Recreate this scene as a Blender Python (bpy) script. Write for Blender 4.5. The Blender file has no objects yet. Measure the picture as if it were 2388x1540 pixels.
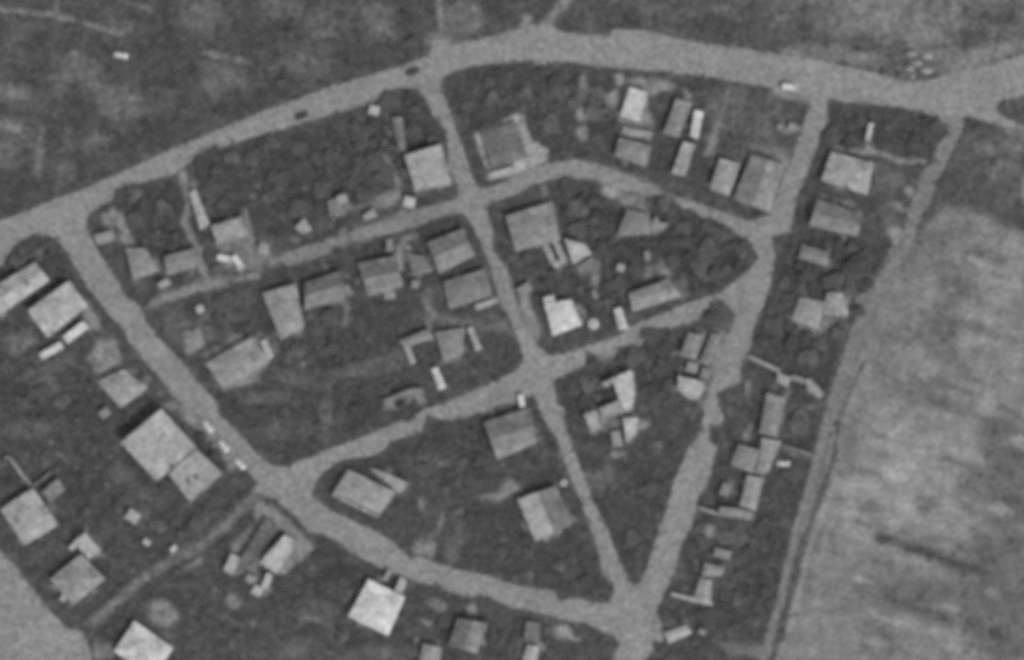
import bpy, bmesh, math, random
import numpy as np
from mathutils import Vector, Matrix
from mathutils.geometry import tessellate_polygon

random.seed(11)
rng = np.random.default_rng(5)
SC = bpy.context.scene
COL = SC.collection
S = 0.12864                      # metres per survey unit (map sheet units: x 0..2388 east, y 0..1540 south)
MW, MH = 2388.0, 1540.0

def W(x, y, z=0.0):
    return Vector(((x - MW/2)*S, (MH/2 - y)*S, z))

def lin(t):
    c = t/255.0
    return c/12.92 if c <= 0.04045 else ((c + 0.055)/1.055)**2.4
KREF = 1.05                      # radiance of a level white surface in this light
def alb(t):
    return min(0.86, lin(t)/KREF)

# ------------------------------------------------------------------ materials
MATS = {}
def noise_mat(name, base, big=4.0, bamp=0.18, small=0.7, samp=0.12, rough=0.9, attr=None, extra=None):
    m = bpy.data.materials.new(name); m.use_nodes = True
    nt = m.node_tree; N = nt.nodes; Lk = nt.links
    b = N['Principled BSDF']; b.inputs['Roughness'].default_value = rough
    b.inputs['Specular IOR Level'].default_value = 0.15
    tc = N.new('ShaderNodeTexCoord')
    def layer(period, amp, detail, stretch=None, rot=0):
        n = N.new('ShaderNodeTexNoise'); n.inputs['Scale'].default_value = 1.0/period
        n.inputs['Detail'].default_value = detail; n.inputs['Roughness'].default_value = 0.6
        src = tc.outputs['Object']
        if stretch:
            mp = N.new('ShaderNodeMapping'); mp.inputs['Scale'].default_value = (stretch[0], stretch[1], 1)
            mp.inputs['Rotation'].default_value = (0, 0, rot)
            Lk.new(src, mp.inputs['Vector']); src = mp.outputs['Vector']
        Lk.new(src, n.inputs['Vector'])
        r = N.new('ShaderNodeMapRange'); r.clamp = True
        r.inputs['From Min'].default_value = 0.25; r.inputs['From Max'].default_value = 0.75
        r.inputs['To Min'].default_value = 1 - amp; r.inputs['To Max'].default_value = 1 + amp
        Lk.new(n.outputs['Fac'], r.inputs['Value'])
        return r.outputs['Result']
    outs = [layer(big, bamp, 3.0), layer(small, samp, 2.0)]
    for e in (extra or []):
        outs.append(layer(*e))
    cur = outs[0]
    for o in outs[1:]:
        mm = N.new('ShaderNodeMath'); mm.operation = 'MULTIPLY'
        Lk.new(cur, mm.inputs[0]); Lk.new(o, mm.inputs[1]); cur = mm.outputs[0]
    mm = N.new('ShaderNodeMath'); mm.operation = 'MULTIPLY'
    Lk.new(cur, mm.inputs[0])
    if attr:
        a = N.new('ShaderNodeAttribute'); a.attribute_name = attr
        Lk.new(a.outputs['Fac'], mm.inputs[1])
    else:
        mm.inputs[1].default_value = base
    comb = N.new('ShaderNodeCombineColor')
    for k in range(3): Lk.new(mm.outputs[0], comb.inputs[k])
    Lk.new(comb.outputs[0], b.inputs['Base Color'])
    return m

def mat(kind, tone):
    key = (kind, int(tone))
    if key not in MATS:
        a = alb(tone)
        if kind == 'roof':  m = noise_mat('roof_covering', a, 3.6, 0.27, 0.95, 0.45, 0.85, extra=[(8.0, 0.13, 2.0)])
        elif kind == 'wall': m = noise_mat('plaster', a, 2.0, 0.10, 0.4, 0.08, 0.9)
        elif kind == 'road': m = noise_mat('packed_earth', a, 9.0, 0.10, 1.0, 0.55, 0.95, extra=[(2.6, 0.22, 2.0), (16.0, 0.10, 2.0)])
        elif kind == 'leaf': m = noise_mat('foliage', a, 2.2, 0.25, 0.6, 0.2, 0.8)
        elif kind == 'paint': m = noise_mat('car_paint', a, 1.0, 0.05, 0.2, 0.04, 0.35)
        elif kind == 'glass': m = noise_mat('window_glass', a, 1.0, 0.05, 0.2, 0.04, 0.15)
        else: m = noise_mat(kind, a, 1.5, 0.15, 0.4, 0.12, 0.9)
        MATS[key] = m
    return MATS[key]

# ------------------------------------------------------------------ object helpers
def mesh_obj(name, verts, faces, material, parent=None, loc=None, smooth=False):
    me = bpy.data.meshes.new(name)
    me.from_pydata([tuple(v) for v in verts], [], faces)
    me.validate(); me.update()
    if smooth:
        for p in me.polygons: p.use_smooth = True
    if material: me.materials.append(material)
    o = bpy.data.objects.new(name, me); COL.objects.link(o)
    if parent: o.parent = parent
    if loc is not None: o.location = loc
    return o
def tag(o, label=None, cat=None, group=None, kind=None):
    if label: o['label'] = label
    if cat: o['category'] = cat
    if group: o['group'] = group
    if kind: o['kind'] = kind
    return o
def thing(name, loc, label, cat, group=None, rz=0.0):
    o = bpy.data.objects.new(name, None); COL.objects.link(o)
    o.empty_display_size = 0.5
    o.location = loc; o.rotation_euler = (0, 0, rz)
    return tag(o, label, cat, group)
def copy_tree(o, parent=None):
    c = o.copy(); COL.objects.link(c)
    if parent: c.parent = parent
    for ch in list(o.children): copy_tree(ch, c)
    return c

class MB:
    def __init__(s): s.v = []; s.f = []
    def box(s, cx, cy, cz, lx, ly, lz, rz=0.0, taper=1.0):
        b = len(s.v); c, si = math.cos(rz), math.sin(rz)
        for z, k in ((-.5, 1.0), (.5, taper)):
            for x, y in ((-.5, -.5), (.5, -.5), (.5, .5), (-.5, .5)):
                px, py = x*lx*k, y*ly*k
                s.v.append((cx + px*c - py*si, cy + px*si + py*c, cz + z*lz))
        s.f += [(b+3, b+2, b+1, b), (b+4, b+5, b+6, b+7)] + [(b+i, b+(i+1) % 4, b+4+(i+1) % 4, b+4+i) for i in range(4)]
        return s
    def prism(s, poly, z0, z1):
        b = len(s.v); n = len(poly)
        for z in (z0, z1):
            for p in poly: s.v.append((p[0], p[1], z))
        s.f += [tuple(range(b+n-1, b-1, -1)), tuple(range(b+n, b+2*n))]
        s.f += [(b+i, b+(i+1) % n, b+n+(i+1) % n, b+n+i) for i in range(n)]
        return s
    def cyl(s, cx, cy, z0, z1, r0, r1, n=16):
        b = len(s.v)
        for z, r in ((z0, r0), (z1, r1)):
            for i in range(n):
                a = 2*math.pi*i/n; s.v.append((cx + r*math.cos(a), cy + r*math.sin(a), z))
        s.f += [tuple(range(b+n-1, b-1, -1)), tuple(range(b+n, b+2*n))]
        s.f += [(b+i, b+(i+1) % n, b+n+(i+1) % n, b+n+i) for i in range(n)]
        return s
    def build(s, name, material, parent=None, smooth=False):
        return mesh_obj(name, s.v, s.f, material, parent, smooth=smooth)

def area(p): return 0.5*sum(p[i][0]*p[(i+1) % len(p)][1] - p[(i+1) % len(p)][0]*p[i][1] for i in range(len(p)))
def ccw(p): return list(p) if area(p) > 0 else list(reversed(p))
def inset(poly, d):
    """offset a ccw polygon inwards by d"""
    n = len(poly); out = []
    for i in range(n):
        p0, p1, p2 = Vector(poly[i-1]), Vector(poly[i]), Vector(poly[(i+1) % n])
        e1 = (p1-p0).normalized(); e2 = (p2-p1).normalized()
        n1 = Vector((-e1.y, e1.x)); n2 = Vector((-e2.y, e2.x))
        k = 1 + n1.dot(n2)
        out.append(tuple(p1 + (n1+n2)*(d/max(k, 0.35))))
    return out

# ------------------------------------------------------------------ tone map of the land (soil, grass, trodden earth)
POLYS_ROAD = []   # (name, poly)
def inside_dist(px, py, poly):
    n = len(poly); ins = np.zeros(px.shape, bool); d2 = np.full(px.shape, 1e12)
    for i in range(n):
        x0, y0 = poly[i]; x1, y1 = poly[(i+1) % n]
        if y0 != y1:
            c = ((y0 > py) != (y1 > py)) & (px < (x1-x0)*(py-y0)/(y1-y0) + x0)
            ins ^= c
        ex, ey = x1-x0, y1-y0; L2 = ex*ex+ey*ey+1e-9
        t = np.clip(((px-x0)*ex + (py-y0)*ey)/L2, 0, 1)
        d2 = np.minimum(d2, (px-x0-t*ex)**2 + (py-y0-t*ey)**2)
    return ins, np.sqrt(d2)
def line_dist(px, py, pts):
    d2 = np.full(px.shape, 1e12)
    for (x0, y0), (x1, y1) in zip(pts[:-1], pts[1:]):
        ex, ey = x1-x0, y1-y0; L2 = ex*ex+ey*ey+1e-9
        t = np.clip(((px-x0)*ex + (py-y0)*ey)/L2, 0, 1)
        d2 = np.minimum(d2, (px-x0-t*ex)**2 + (py-y0-t*ey)**2)
    return np.sqrt(d2)
def sstep(x): x = np.clip(x, 0, 1); return x*x*(3-2*x)

BR = []           # brushes
def P(tone, soft, *pts): BR.append(('P', tone, soft, list(pts)))
def Ln(tone, width, soft, *pts): BR.append(('L', tone, width, soft, list(pts)))
def E(tone, x, y, rx, ry, ang=0, soft=0.6, *lift): BR.append(('E', tone, x, y, rx, ry, math.radians(ang), soft) + lift)

def tone_at(X, Y):
    T = np.full(X.shape, 80.0)
    for b in BR:
        if b[0] == 'P':
            _, tone, soft, pts = b
            xs = [p[0] for p in pts]; ys = [p[1] for p in pts]
            m = (X > min(xs)-soft) & (X < max(xs)+soft) & (Y > min(ys)-soft) & (Y < max(ys)+soft)
            if not m.any(): continue
            ins, d = inside_dist(X[m], Y[m], pts)
            w = sstep(0.5 + np.where(ins, d, -d)/(2*soft))
        elif b[0] == 'L':
            _, tone, wd, soft, pts = b
            xs = [p[0] for p in pts]; ys = [p[1] for p in pts]; q = wd/2+soft
            m = (X > min(xs)-q) & (X < max(xs)+q) & (Y > min(ys)-q) & (Y < max(ys)+q)
            if not m.any(): continue
            d = line_dist(X[m], Y[m], pts)
            w = sstep(0.5 + (wd/2-d)/(2*soft))
        else:
            tone, cx, cy, rx, ry, a, soft = b[1:8]
            R = max(rx, ry)*1.6
            m = (abs(X-cx) < R) & (abs(Y-cy) < R)
            if not m.any(): continue
            dx, dy = X[m]-cx, Y[m]-cy
            u = (dx*math.cos(a)+dy*math.sin(a))/rx; v = (-dx*math.sin(a)+dy*math.cos(a))/ry
            w = sstep((1.0 + soft/2 - np.sqrt(u*u+v*v))/soft)
        if b[0] == 'E' and len(b) > 8: tone = np.maximum(tone, T[m])
        T[m] = T[m]*(1-w) + tone*w
    return T

# --- broad areas
P(82, 30, (-300,-300), (1500,-300), (1500,70), (1200,70), (1000,130), (860,170), (600,260), (200,430), (-300,560))
P(92, 60, (1350,-300), (2700,-300), (2700,120), (2200,190), (1900,140), (1600,90), (1350,70))
P(110, 60, (1800,-300), (2700,-300), (2700,150), (2200,190), (1850,130))
for e in [(104,867,42,48,32,0), (100,60,150,60,90,0), (78,70,160,45,80,20), (78,250,140,60,40,30), (104,190,175,55,45,20), (106,250,230,120,40,15),
          (100,40,225,55,30,20), (78,180,250,50,40,30), (76,400,160,60,50,0), (104,520,200,60,50,30), (74,560,240,60,32,-10), (78,690,60,60,40,0),
          (100,760,70,50,60,80), (76,840,110,60,60,0), (104,900,60,50,45,0), (76,920,130,70,40,0), (100,660,20,60,25,0), (98,720,150,60,30,20),
          (74,400,90,40,50,0), (98,470,40,50,60,80), (78,600,100,60,40,0), (100,300,50,50,30,0), (78,330,30,80,30,20), (104,1110,40,60,40,0),
          (76,1160,20,40,40,0), (78,970,40,60,40,0), (106,1060,60,30,60,0), (80,1460,40,80,30,0), (78,1650,60,90,35,15), (92,1560,30,80,25,0),
          (86,1900,60,60,50,0), (88,2010,110,60,30,10), (124,2055,20,60,60,40), (112,1950,40,60,40,0), (90,2280,90,60,30,0), (94,2330,40,60,40,0),
          (118,1860,128,50,14,10), (120,1945,128,60,16,5), (122,2010,135,40,14,0), (124,2270,140,60,26,-25), (126,2330,118,40,14,-20), (96,2125,120,50,36,0),
          (90,2180,180,34,14,10), (118,2140,60,60,40,60), (100,20,330,60,60,0), (78,140,320,40,40,0), (100,210,330,70,24,12), (76,300,345,50,26,12),
          (98,140,400,40,26,0), (76,60,420,60,30,0), (80,230,380,60,20,-20), (74,20,470,60,24,-15), (76,380,290,60,30,-10), (76,330,330,60,20,-10)]:
    E(e[0], e[1], e[2], e[3], e[4], e[5], 0.9)
# scrub paths
Ln(120, 12, 5, (-60,8), (0,22), (60,29), (120,35), (190,52), (240,67), (282,78))
Ln(112, 9, 5, (142,-40), (136,0), (128,28)); Ln(108, 7, 4, (282,0), (350,20), (346,40))
Ln(112, 14, 6, (98,305), (94,340), (88,385), (90,410)); E(122, 25, 297, 26, 10, 20, 0.9); E(122, 170, 124, 12, 6, 5, 0.9)
E(112, 30, 220, 40, 14, 15, 0.9); E(112, 500, 128, 26, 8, 12, 0.9); E(112, 550, 138, 34, 8, 12, 0.9)
Ln(122, 13, 4, (1022,-40), (1022,0), (1026,40), (1034,92)); Ln(122, 22, 8, (1340,-20), (1281,45), (1260,70)); E(124, 1228, 52, 14, 18, 0, 0.9)
E(120, 1225, 76, 40, 14, 0, 0.9); E(122, 1020, 95, 30, 16, 0, 0.9)

# --- the cultivated field to the east
FIELD = [(2208,470), (2285,478), (2330,505), (2420,560), (2700,600), (2700,1800), (1790,1800), (1812,1540), (1840,1420), (1868,1290), (1893,1180), (1915,1080), (1940,960), (1968,860),
         (1998,760), (2040,670), (2085,590), (2140,530)]
P(124, 22, *FIELD)
for e in [(112,2150,600,70,60,-40), (134,2320,560,70,30,20), (110,2240,700,60,80,0), (106,2300,605,50,18,10), (136,2325,665,60,40,0), (128,2130,700,60,40,-30),
          (118,2060,800,60,50,0), (104,2225,665,40,26,0), (132,2290,740,70,26,25), (108,2200,790,40,50,0), (130,2110,850,90,30,25), (104,2212,828,26,16,10),
          (136,2310,820,80,30,20), (112,2150,910,80,26,-15), (104,2195,940,50,16,25), (134,2290,930,80,26,25), (132,2050,960,60,26,0), (108,2340,1000,50,24,15),
          (140,2080,1020,70,40,10), (146,2190,1050,80,36,15), (148,2130,1110,90,44,10), (102,2360,1070,60,60,0), (106,2300,1130,60,40,20), (142,2050,1150,70,40,0),
          (144,2150,1190,90,40,10), (140,1960,1200,40,60,-75), (104,2350,1180,60,50,0), (136,2010,1265,70,24,10), (142,2190,1215,50,24,25), (128,1930,1300,50,60,0)]:
    E(*e[:6], 1.0)
P(106, 34, (2215,1300), (2260,1260), (2330,1230), (2700,1200), (2700,1700), (2330,1620), (2270,1500), (2215,1420))
P(108, 26, (1970,1345), (2080,1330), (2200,1360), (2230,1400), (2120,1420), (1990,1400))
Ln(80, 20, 8, (2050,1255), (2095,1265), (2150,1285), (2215,1312), (2290,1335))
Ln(94, 24, 12, (2000,1372), (2060,1385), (2130,1415), (2180,1435), (2260,1460), (2340,1490))
Ln(140, 14, 8, (2030,1272), (2085,1300), (2140,1312)); Ln(142, 12, 8, (2030,1430), (2080,1450), (2150,1462)); Ln(146, 9, 6, (2190,1190), (2230,1230))
for k in range(130):              # ploughing and drying streaks run east-south-east
    x, y = random.uniform(1960, 2400), random.uniform(560, 1560); L = random.uniform(15, 60)
    if x < 2160 - (y-520)*0.27 or (x > 2180 and y > 1240 and random.random() < .75): continue
    a = math.radians(random.uniform(12, 30))
    Ln(random.choice((104, 110, 114, 132, 138, 144)) - (14 if (x > 2210 and y > 1230) else 0), random.uniform(4, 14), 7, (x, y), (x+L*math.cos(a), y+L*math.sin(a)))
# rough ground between the field and the far track
P(86, 14, (2212,385), (2240,300), (2330,300), (2420,330), (2420,560), (2370,535), (2320,505), (2270,490), (2210,480), (2150,530), (2140,500), (2165,455))
P(112, 16, (2320,270), (2420,290), (2420,350), (2370,370), (2340,340))
E(124, 2395, 440, 16, 34, 0, 0.8); E(112, 2300, 345, 26, 18, 0, 0.9); E(104, 2340, 400, 40, 30, 0, 0.9)
P(84, 8, (2330,240), (2400,215), (2420,300), (2365,285)); E(84, 2345, 252, 12, 10, 0, 0.8)

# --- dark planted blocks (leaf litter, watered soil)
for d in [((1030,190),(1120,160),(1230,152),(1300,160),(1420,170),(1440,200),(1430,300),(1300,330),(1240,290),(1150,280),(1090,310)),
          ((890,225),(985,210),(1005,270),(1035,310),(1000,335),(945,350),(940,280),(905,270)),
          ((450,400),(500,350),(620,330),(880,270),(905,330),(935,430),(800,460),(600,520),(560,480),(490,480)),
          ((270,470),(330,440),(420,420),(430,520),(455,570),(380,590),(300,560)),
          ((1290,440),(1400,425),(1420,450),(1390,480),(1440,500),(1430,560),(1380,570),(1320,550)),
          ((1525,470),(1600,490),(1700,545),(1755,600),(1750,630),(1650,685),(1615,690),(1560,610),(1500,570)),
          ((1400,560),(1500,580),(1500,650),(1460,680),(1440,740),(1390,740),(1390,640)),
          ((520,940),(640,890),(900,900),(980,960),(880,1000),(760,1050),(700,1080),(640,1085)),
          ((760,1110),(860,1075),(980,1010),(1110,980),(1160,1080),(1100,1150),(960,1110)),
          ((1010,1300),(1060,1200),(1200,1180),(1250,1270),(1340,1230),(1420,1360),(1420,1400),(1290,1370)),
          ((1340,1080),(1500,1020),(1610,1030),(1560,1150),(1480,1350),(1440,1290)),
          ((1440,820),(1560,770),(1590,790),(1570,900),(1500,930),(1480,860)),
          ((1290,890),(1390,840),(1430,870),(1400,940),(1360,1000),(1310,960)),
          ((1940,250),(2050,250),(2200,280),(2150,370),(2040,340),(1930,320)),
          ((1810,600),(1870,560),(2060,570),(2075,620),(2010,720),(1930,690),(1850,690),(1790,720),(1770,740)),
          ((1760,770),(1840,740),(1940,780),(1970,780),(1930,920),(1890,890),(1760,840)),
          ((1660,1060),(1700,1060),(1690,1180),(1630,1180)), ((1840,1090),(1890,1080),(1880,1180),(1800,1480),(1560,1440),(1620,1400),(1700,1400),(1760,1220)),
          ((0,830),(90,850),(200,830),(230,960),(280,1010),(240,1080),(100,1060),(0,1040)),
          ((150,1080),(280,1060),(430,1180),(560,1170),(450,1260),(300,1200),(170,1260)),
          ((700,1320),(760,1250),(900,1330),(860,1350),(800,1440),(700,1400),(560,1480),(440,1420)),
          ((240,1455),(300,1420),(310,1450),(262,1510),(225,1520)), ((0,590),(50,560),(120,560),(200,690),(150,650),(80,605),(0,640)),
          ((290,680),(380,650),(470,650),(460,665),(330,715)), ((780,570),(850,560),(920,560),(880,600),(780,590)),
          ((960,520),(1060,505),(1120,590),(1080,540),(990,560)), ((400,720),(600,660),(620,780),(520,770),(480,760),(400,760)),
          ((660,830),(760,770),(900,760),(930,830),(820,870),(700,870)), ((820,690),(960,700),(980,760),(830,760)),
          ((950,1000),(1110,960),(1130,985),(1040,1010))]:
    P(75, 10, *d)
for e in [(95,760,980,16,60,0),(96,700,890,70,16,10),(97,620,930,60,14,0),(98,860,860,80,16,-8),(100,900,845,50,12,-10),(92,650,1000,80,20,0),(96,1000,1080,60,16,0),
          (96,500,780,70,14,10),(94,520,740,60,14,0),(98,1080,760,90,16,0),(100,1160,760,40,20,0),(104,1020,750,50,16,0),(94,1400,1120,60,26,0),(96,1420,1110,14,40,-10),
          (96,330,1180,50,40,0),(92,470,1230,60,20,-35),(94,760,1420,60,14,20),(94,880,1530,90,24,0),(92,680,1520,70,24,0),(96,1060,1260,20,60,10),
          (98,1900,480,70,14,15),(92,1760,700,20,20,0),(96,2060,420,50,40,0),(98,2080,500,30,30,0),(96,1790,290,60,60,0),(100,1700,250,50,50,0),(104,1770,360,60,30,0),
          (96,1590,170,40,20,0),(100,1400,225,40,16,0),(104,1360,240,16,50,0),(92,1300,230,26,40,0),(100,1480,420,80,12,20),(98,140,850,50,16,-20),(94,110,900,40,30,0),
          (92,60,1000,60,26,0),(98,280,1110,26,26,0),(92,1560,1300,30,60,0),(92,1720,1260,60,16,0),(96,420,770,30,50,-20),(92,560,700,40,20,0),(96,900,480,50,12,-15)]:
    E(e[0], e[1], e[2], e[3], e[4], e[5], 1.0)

YARD0 = len(BR)
# --- trodden yards and garden paths
P(118, 7, (262,492), (285,500), (318,575), (296,585), (275,545)); P(128, 6, (220,545), (265,532), (275,560), (232,570)); P(112, 7, (235,500), (262,492), (275,530), (240,535)); Ln(116, 15, 4, (262,492), (285,530), (300,578)); P(112, 6, (206,838), (250,848), (290,866), (230,892)); P(118, 5, (403,950), (440,944), (472,966), (442,992))
Ln(120, 16, 5, (426,405), (432,440)); Ln(122, 17, 4, (430,515), (448,560), (462,600), (480,650)); Ln(112, 14, 6, (425,420), (440,470), (432,520))
P(112, 8, (505,570), (585,550), (600,600), (625,620), (560,640), (520,625)); Ln(128, 7, 4, (572,488), (578,520), (590,560)); P(108, 10, (585,590), (640,590), (650,620), (600,640))
P(112, 9, (365,690), (480,650), (600,640), (600,650), (500,670), (410,697), (330,725))
P(118, 6, (193,690), (215,720), (240,770), (205,770), (195,740)); P(114, 10, (235,790), (265,790), (290,850), (270,870), (225,850), (200,840)); P(104, 8, (0,790), (70,770), (90,800), (30,830))
P(122, 6, (425,770), (465,768), (480,805), (437,830)); P(116, 8, (470,830), (560,780), (600,790), (640,825), (600,890), (520,912))
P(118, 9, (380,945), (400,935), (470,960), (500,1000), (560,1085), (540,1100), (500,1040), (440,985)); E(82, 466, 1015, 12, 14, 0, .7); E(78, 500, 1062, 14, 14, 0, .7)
P(106, 12, (196,1455), (262,1398), (337,1335), (412,1288), (475,1258), (515,1218), (560,1172), (592,1148), (606,1158), (575,1190), (530,1236), (480,1276), (420,1312), (345,1352), (275,1418), (215,1470))
P(118, 7, (590,1180), (612,1168), (650,1192), (700,1240), (720,1262), (735,1280), (700,1310), (660,1345), (640,1330), (690,1268), (655,1235), (600,1230))
P(112, 8, (540,1265), (600,1215), (640,1240), (600,1330), (640,1380), (600,1395), (570,1350), (530,1335)); P(112, 6, (440,1300), (475,1290), (470,1320), (430,1330))
E(110, 545, 1405, 20, 16, 30, .8); E(112, 380, 1430, 36, 30, 30, .9); E(134, 398, 1437, 14, 12, 0, .8); P(108, 9, (220,1490), (270,1500), (265,1540), (215,1540))
Ln(106, 8, 4, (690,1410), (720,1440), (770,1460)); Ln(104, 6, 4, (700,1460), (712,1430)); Ln(106, 8, 4, (684,1430), (745,1450))
Ln(108, 10, 5, (1005,1298), (1012,1260), (1035,1200), (1075,1195)); E(110, 985, 1175, 8, 18, 0, .8); P(110, 8, (970,1260), (1005,1250), (1010,1300), (960,1290))
P(112, 7, (1104,1160), (1160,1150), (1190,1118), (1212,1125), (1217,1142), (1160,1172)); P(150, 4, (1107,312), (1125,300), (1160,290), (1190,270), (1215,266), (1224,290), (1238,330), (1276,345), (1280,372), (1225,402), (1210,408), (1140,420))
P(140, 4, (1207,268), (1222,266), (1228,300), (1242,330), (1277,347), (1280,372), (1235,380), (1222,340), (1208,300)); E(128, 1538, 1488, 14, 10, -20, .8); P(116, 7, (1450,185), (1500,180), (1560,190), (1575,205), (1540,215), (1510,230), (1525,300), (1520,330), (1445,320), (1440,290), (1455,240)); E(132, 1434, 232, 14, 22, 10, .8); E(132, 1444, 185, 11, 13, 0, .7); E(132, 1556, 200, 18, 10, 0, .8)
E(124, 1357, 268, 14, 16, 0, .9); E(112, 1358, 310, 16, 18, 0, .9); E(112, 1358, 195, 8, 20, 0, .9); E(108, 1390, 217, 24, 12, 0, .9); E(112, 1415, 235, 14, 10, 0, .9); E(128, 1258, 145, 12, 10, 0, .9)
P(112, 6, (1664,285), (1682,290), (1665,365), (1640,365)); Ln(112, 6, 4, (1704,200), (1690,250), (1668,300), (1655,345)); P(112, 8, (1750,345), (1840,350), (1845,390), (1835,400), (1760,370))
P(112, 10, (1800,195), (1880,215), (1890,240), (1840,235), (1805,222)); E(116, 1845, 300, 24, 10, 0, .9)
Ln(122, 16, 5, (1268,440), (1276,490)); Ln(108, 20, 8, (1275,480), (1300,560)); E(146, 1425, 447, 20, 15, 20, .6); P(110, 9, (1440,450), (1500,460), (1510,500), (1460,495))
P(122, 7, (1210,680), (1230,670), (1240,720), (1262,760), (1255,790), (1232,780), (1215,730)); P(114, 7, (1340,705), (1362,720), (1378,745), (1357,760)); P(108, 8, (1500,625), (1545,608), (1612,692), (1590,700), (1540,640), (1505,650))
E(110, 1390, 640, 10, 40, 10, .8); P(108, 8, (1364,812), (1412,806), (1440,815), (1425,850), (1375,825))
P(108, 7, (1600,770), (1690,770), (1640,880), (1584,860)); P(112, 6, (1395,955), (1470,935), (1480,975), (1450,1000), (1420,1010), (1395,1000)); E(112, 1440, 1060, 20, 8, -10, .8); E(110, 1495, 990, 18, 12, 0, .8)
Ln(120, 11, 4, (1985,352), (2050,358), (2103,376), (2161,378)); P(118, 6, (2018,330), (2038,345), (2045,362), (2015,360)); Ln(104, 10, 5, (2010,640), (2080,660))
P(108, 8, (1880,460), (1990,470), (2020,510), (1900,500)); P(110, 8, (1835,690), (1860,680), (1980,700), (1975,745), (1940,760), (1905,800), (1870,760), (1840,745)); E(116, 2010, 700, 14, 14, 0, .8); E(112, 2090, 480, 20, 8, 20, .8); E(112, 2115, 490, 16, 6, 0, .8)
E(140, 2100, 567, 18, 12, 20, .9); E(124, 2085, 545, 16, 16, 0, .9); E(124, 2120, 450, 12, 14, 0, .9)
P(116, 6, (1840,560), (1905,575), (1940,605), (1935,625), (1915,600), (1865,585)); P(112, 8, (1775,920), (1830,935), (1815,1020), (1775,1100), (1750,1090), (1780,1000)); P(104, 8, (1650,830), (1690,830), (1640,950), (1625,960))
Ln(124, 6, 3, (1823,1040), (1855,1048), (1891,1060)); Ln(118, 5, 3, (1828,1052), (1860,1062), (1885,1068)); P(108, 8, (1790,960), (1960,935), (1965,945), (1850,960)); E(110, 1745, 1010, 10, 26, 20, .8)
E(122, 1876, 1170, 10, 7, -30, .8); E(112, 1700, 1140, 12, 20, 10, .8); E(112, 1745, 905, 8, 16, 10, .8); E(112, 1655, 1240, 14, 16, 0, .9)
P(108, 8, (1226,1447), (1264,1457), (1255,1500), (1215,1498)); E(124, 1312, 1474, 22, 16, 10, .9); E(112, 1340, 1490, 16, 5, 10, .8); E(116, 1020, 1410, 24, 12, 20, .9); E(118, 1100, 1422, 12, 14, 20, .9); E(110, 995, 1452, 12, 6, 10, .9)
P(106, 10, (1680,1500), (1760,1505), (1830,1500), (1830,1540), (1700,1530)); E(110, 2010, 380, 30, 10, 10, .9); P(106, 9, (1000,660), (1010,725), (1100,760), (1000,750), (980,690))
P(110, 7, (900,360), (915,370), (945,440), (925,440)); P(112, 8, (840,470), (935,440), (945,470), (870,490), (820,485)); P(108, 8, (870,520), (960,480), (960,500), (900,520)); E(112, 897, 372, 10, 12, 0, .8)
E(112, 800, 545, 12, 12, 0, .9); E(114, 690, 560, 10, 8, 0, .9); E(120, 617, 580, 16, 13, 0, .9); E(112, 935, 590, 16, 30, 10, .8); E(110, 955, 555, 20, 8, -20, .8); P(106, 9, (760,570), (850,545), (860,560), (800,580))
E(116, 730, 745, 10, 8, 0, .9); Ln(110, 10, 5, (810,700), (806,760)); E(114, 775, 700, 26, 12, 0, .9)
for k in range(YARD0, len(BR)):
    if BR[k][1] > 90: BR[k] = (BR[k][0], BR[k][1] + (14 if BR[k][1] > 109 else 8)) + BR[k][2:]
# far track and its verge
Ln(116, 24, 8, (2085,590), (2060,640), (2030,690), (2000,770), (1975,860), (1950,930), (1935,985)); Ln(126, 20, 6, (1935,960), (1920,1020), (1905,1070), (1895,1140), (1882,1190))
Ln(120, 18, 8, (1882,1190), (1866,1260), (1850,1330), (1830,1410), (1812,1480), (1795,1560))
Ln(90, 9, 5, (2015,845), (1975,930), (1955,990), (1945,1060), (1925,1130)); Ln(94, 13, 5, (1925,1120), (1900,1190), (1878,1270), (1860,1340), (1842,1420), (1815,1500), (1800,1560))
Ln(130, 9, 4, (1940,1130), (1912,1190), (1893,1270), (1874,1340), (1856,1420), (1830,1500)); Ln(132, 6, 4, (1965,1150), (1935,1210), (1920,1290)); Ln(104, 3, 3, (1950,1150), (1922,1210), (1905,1290))

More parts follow.
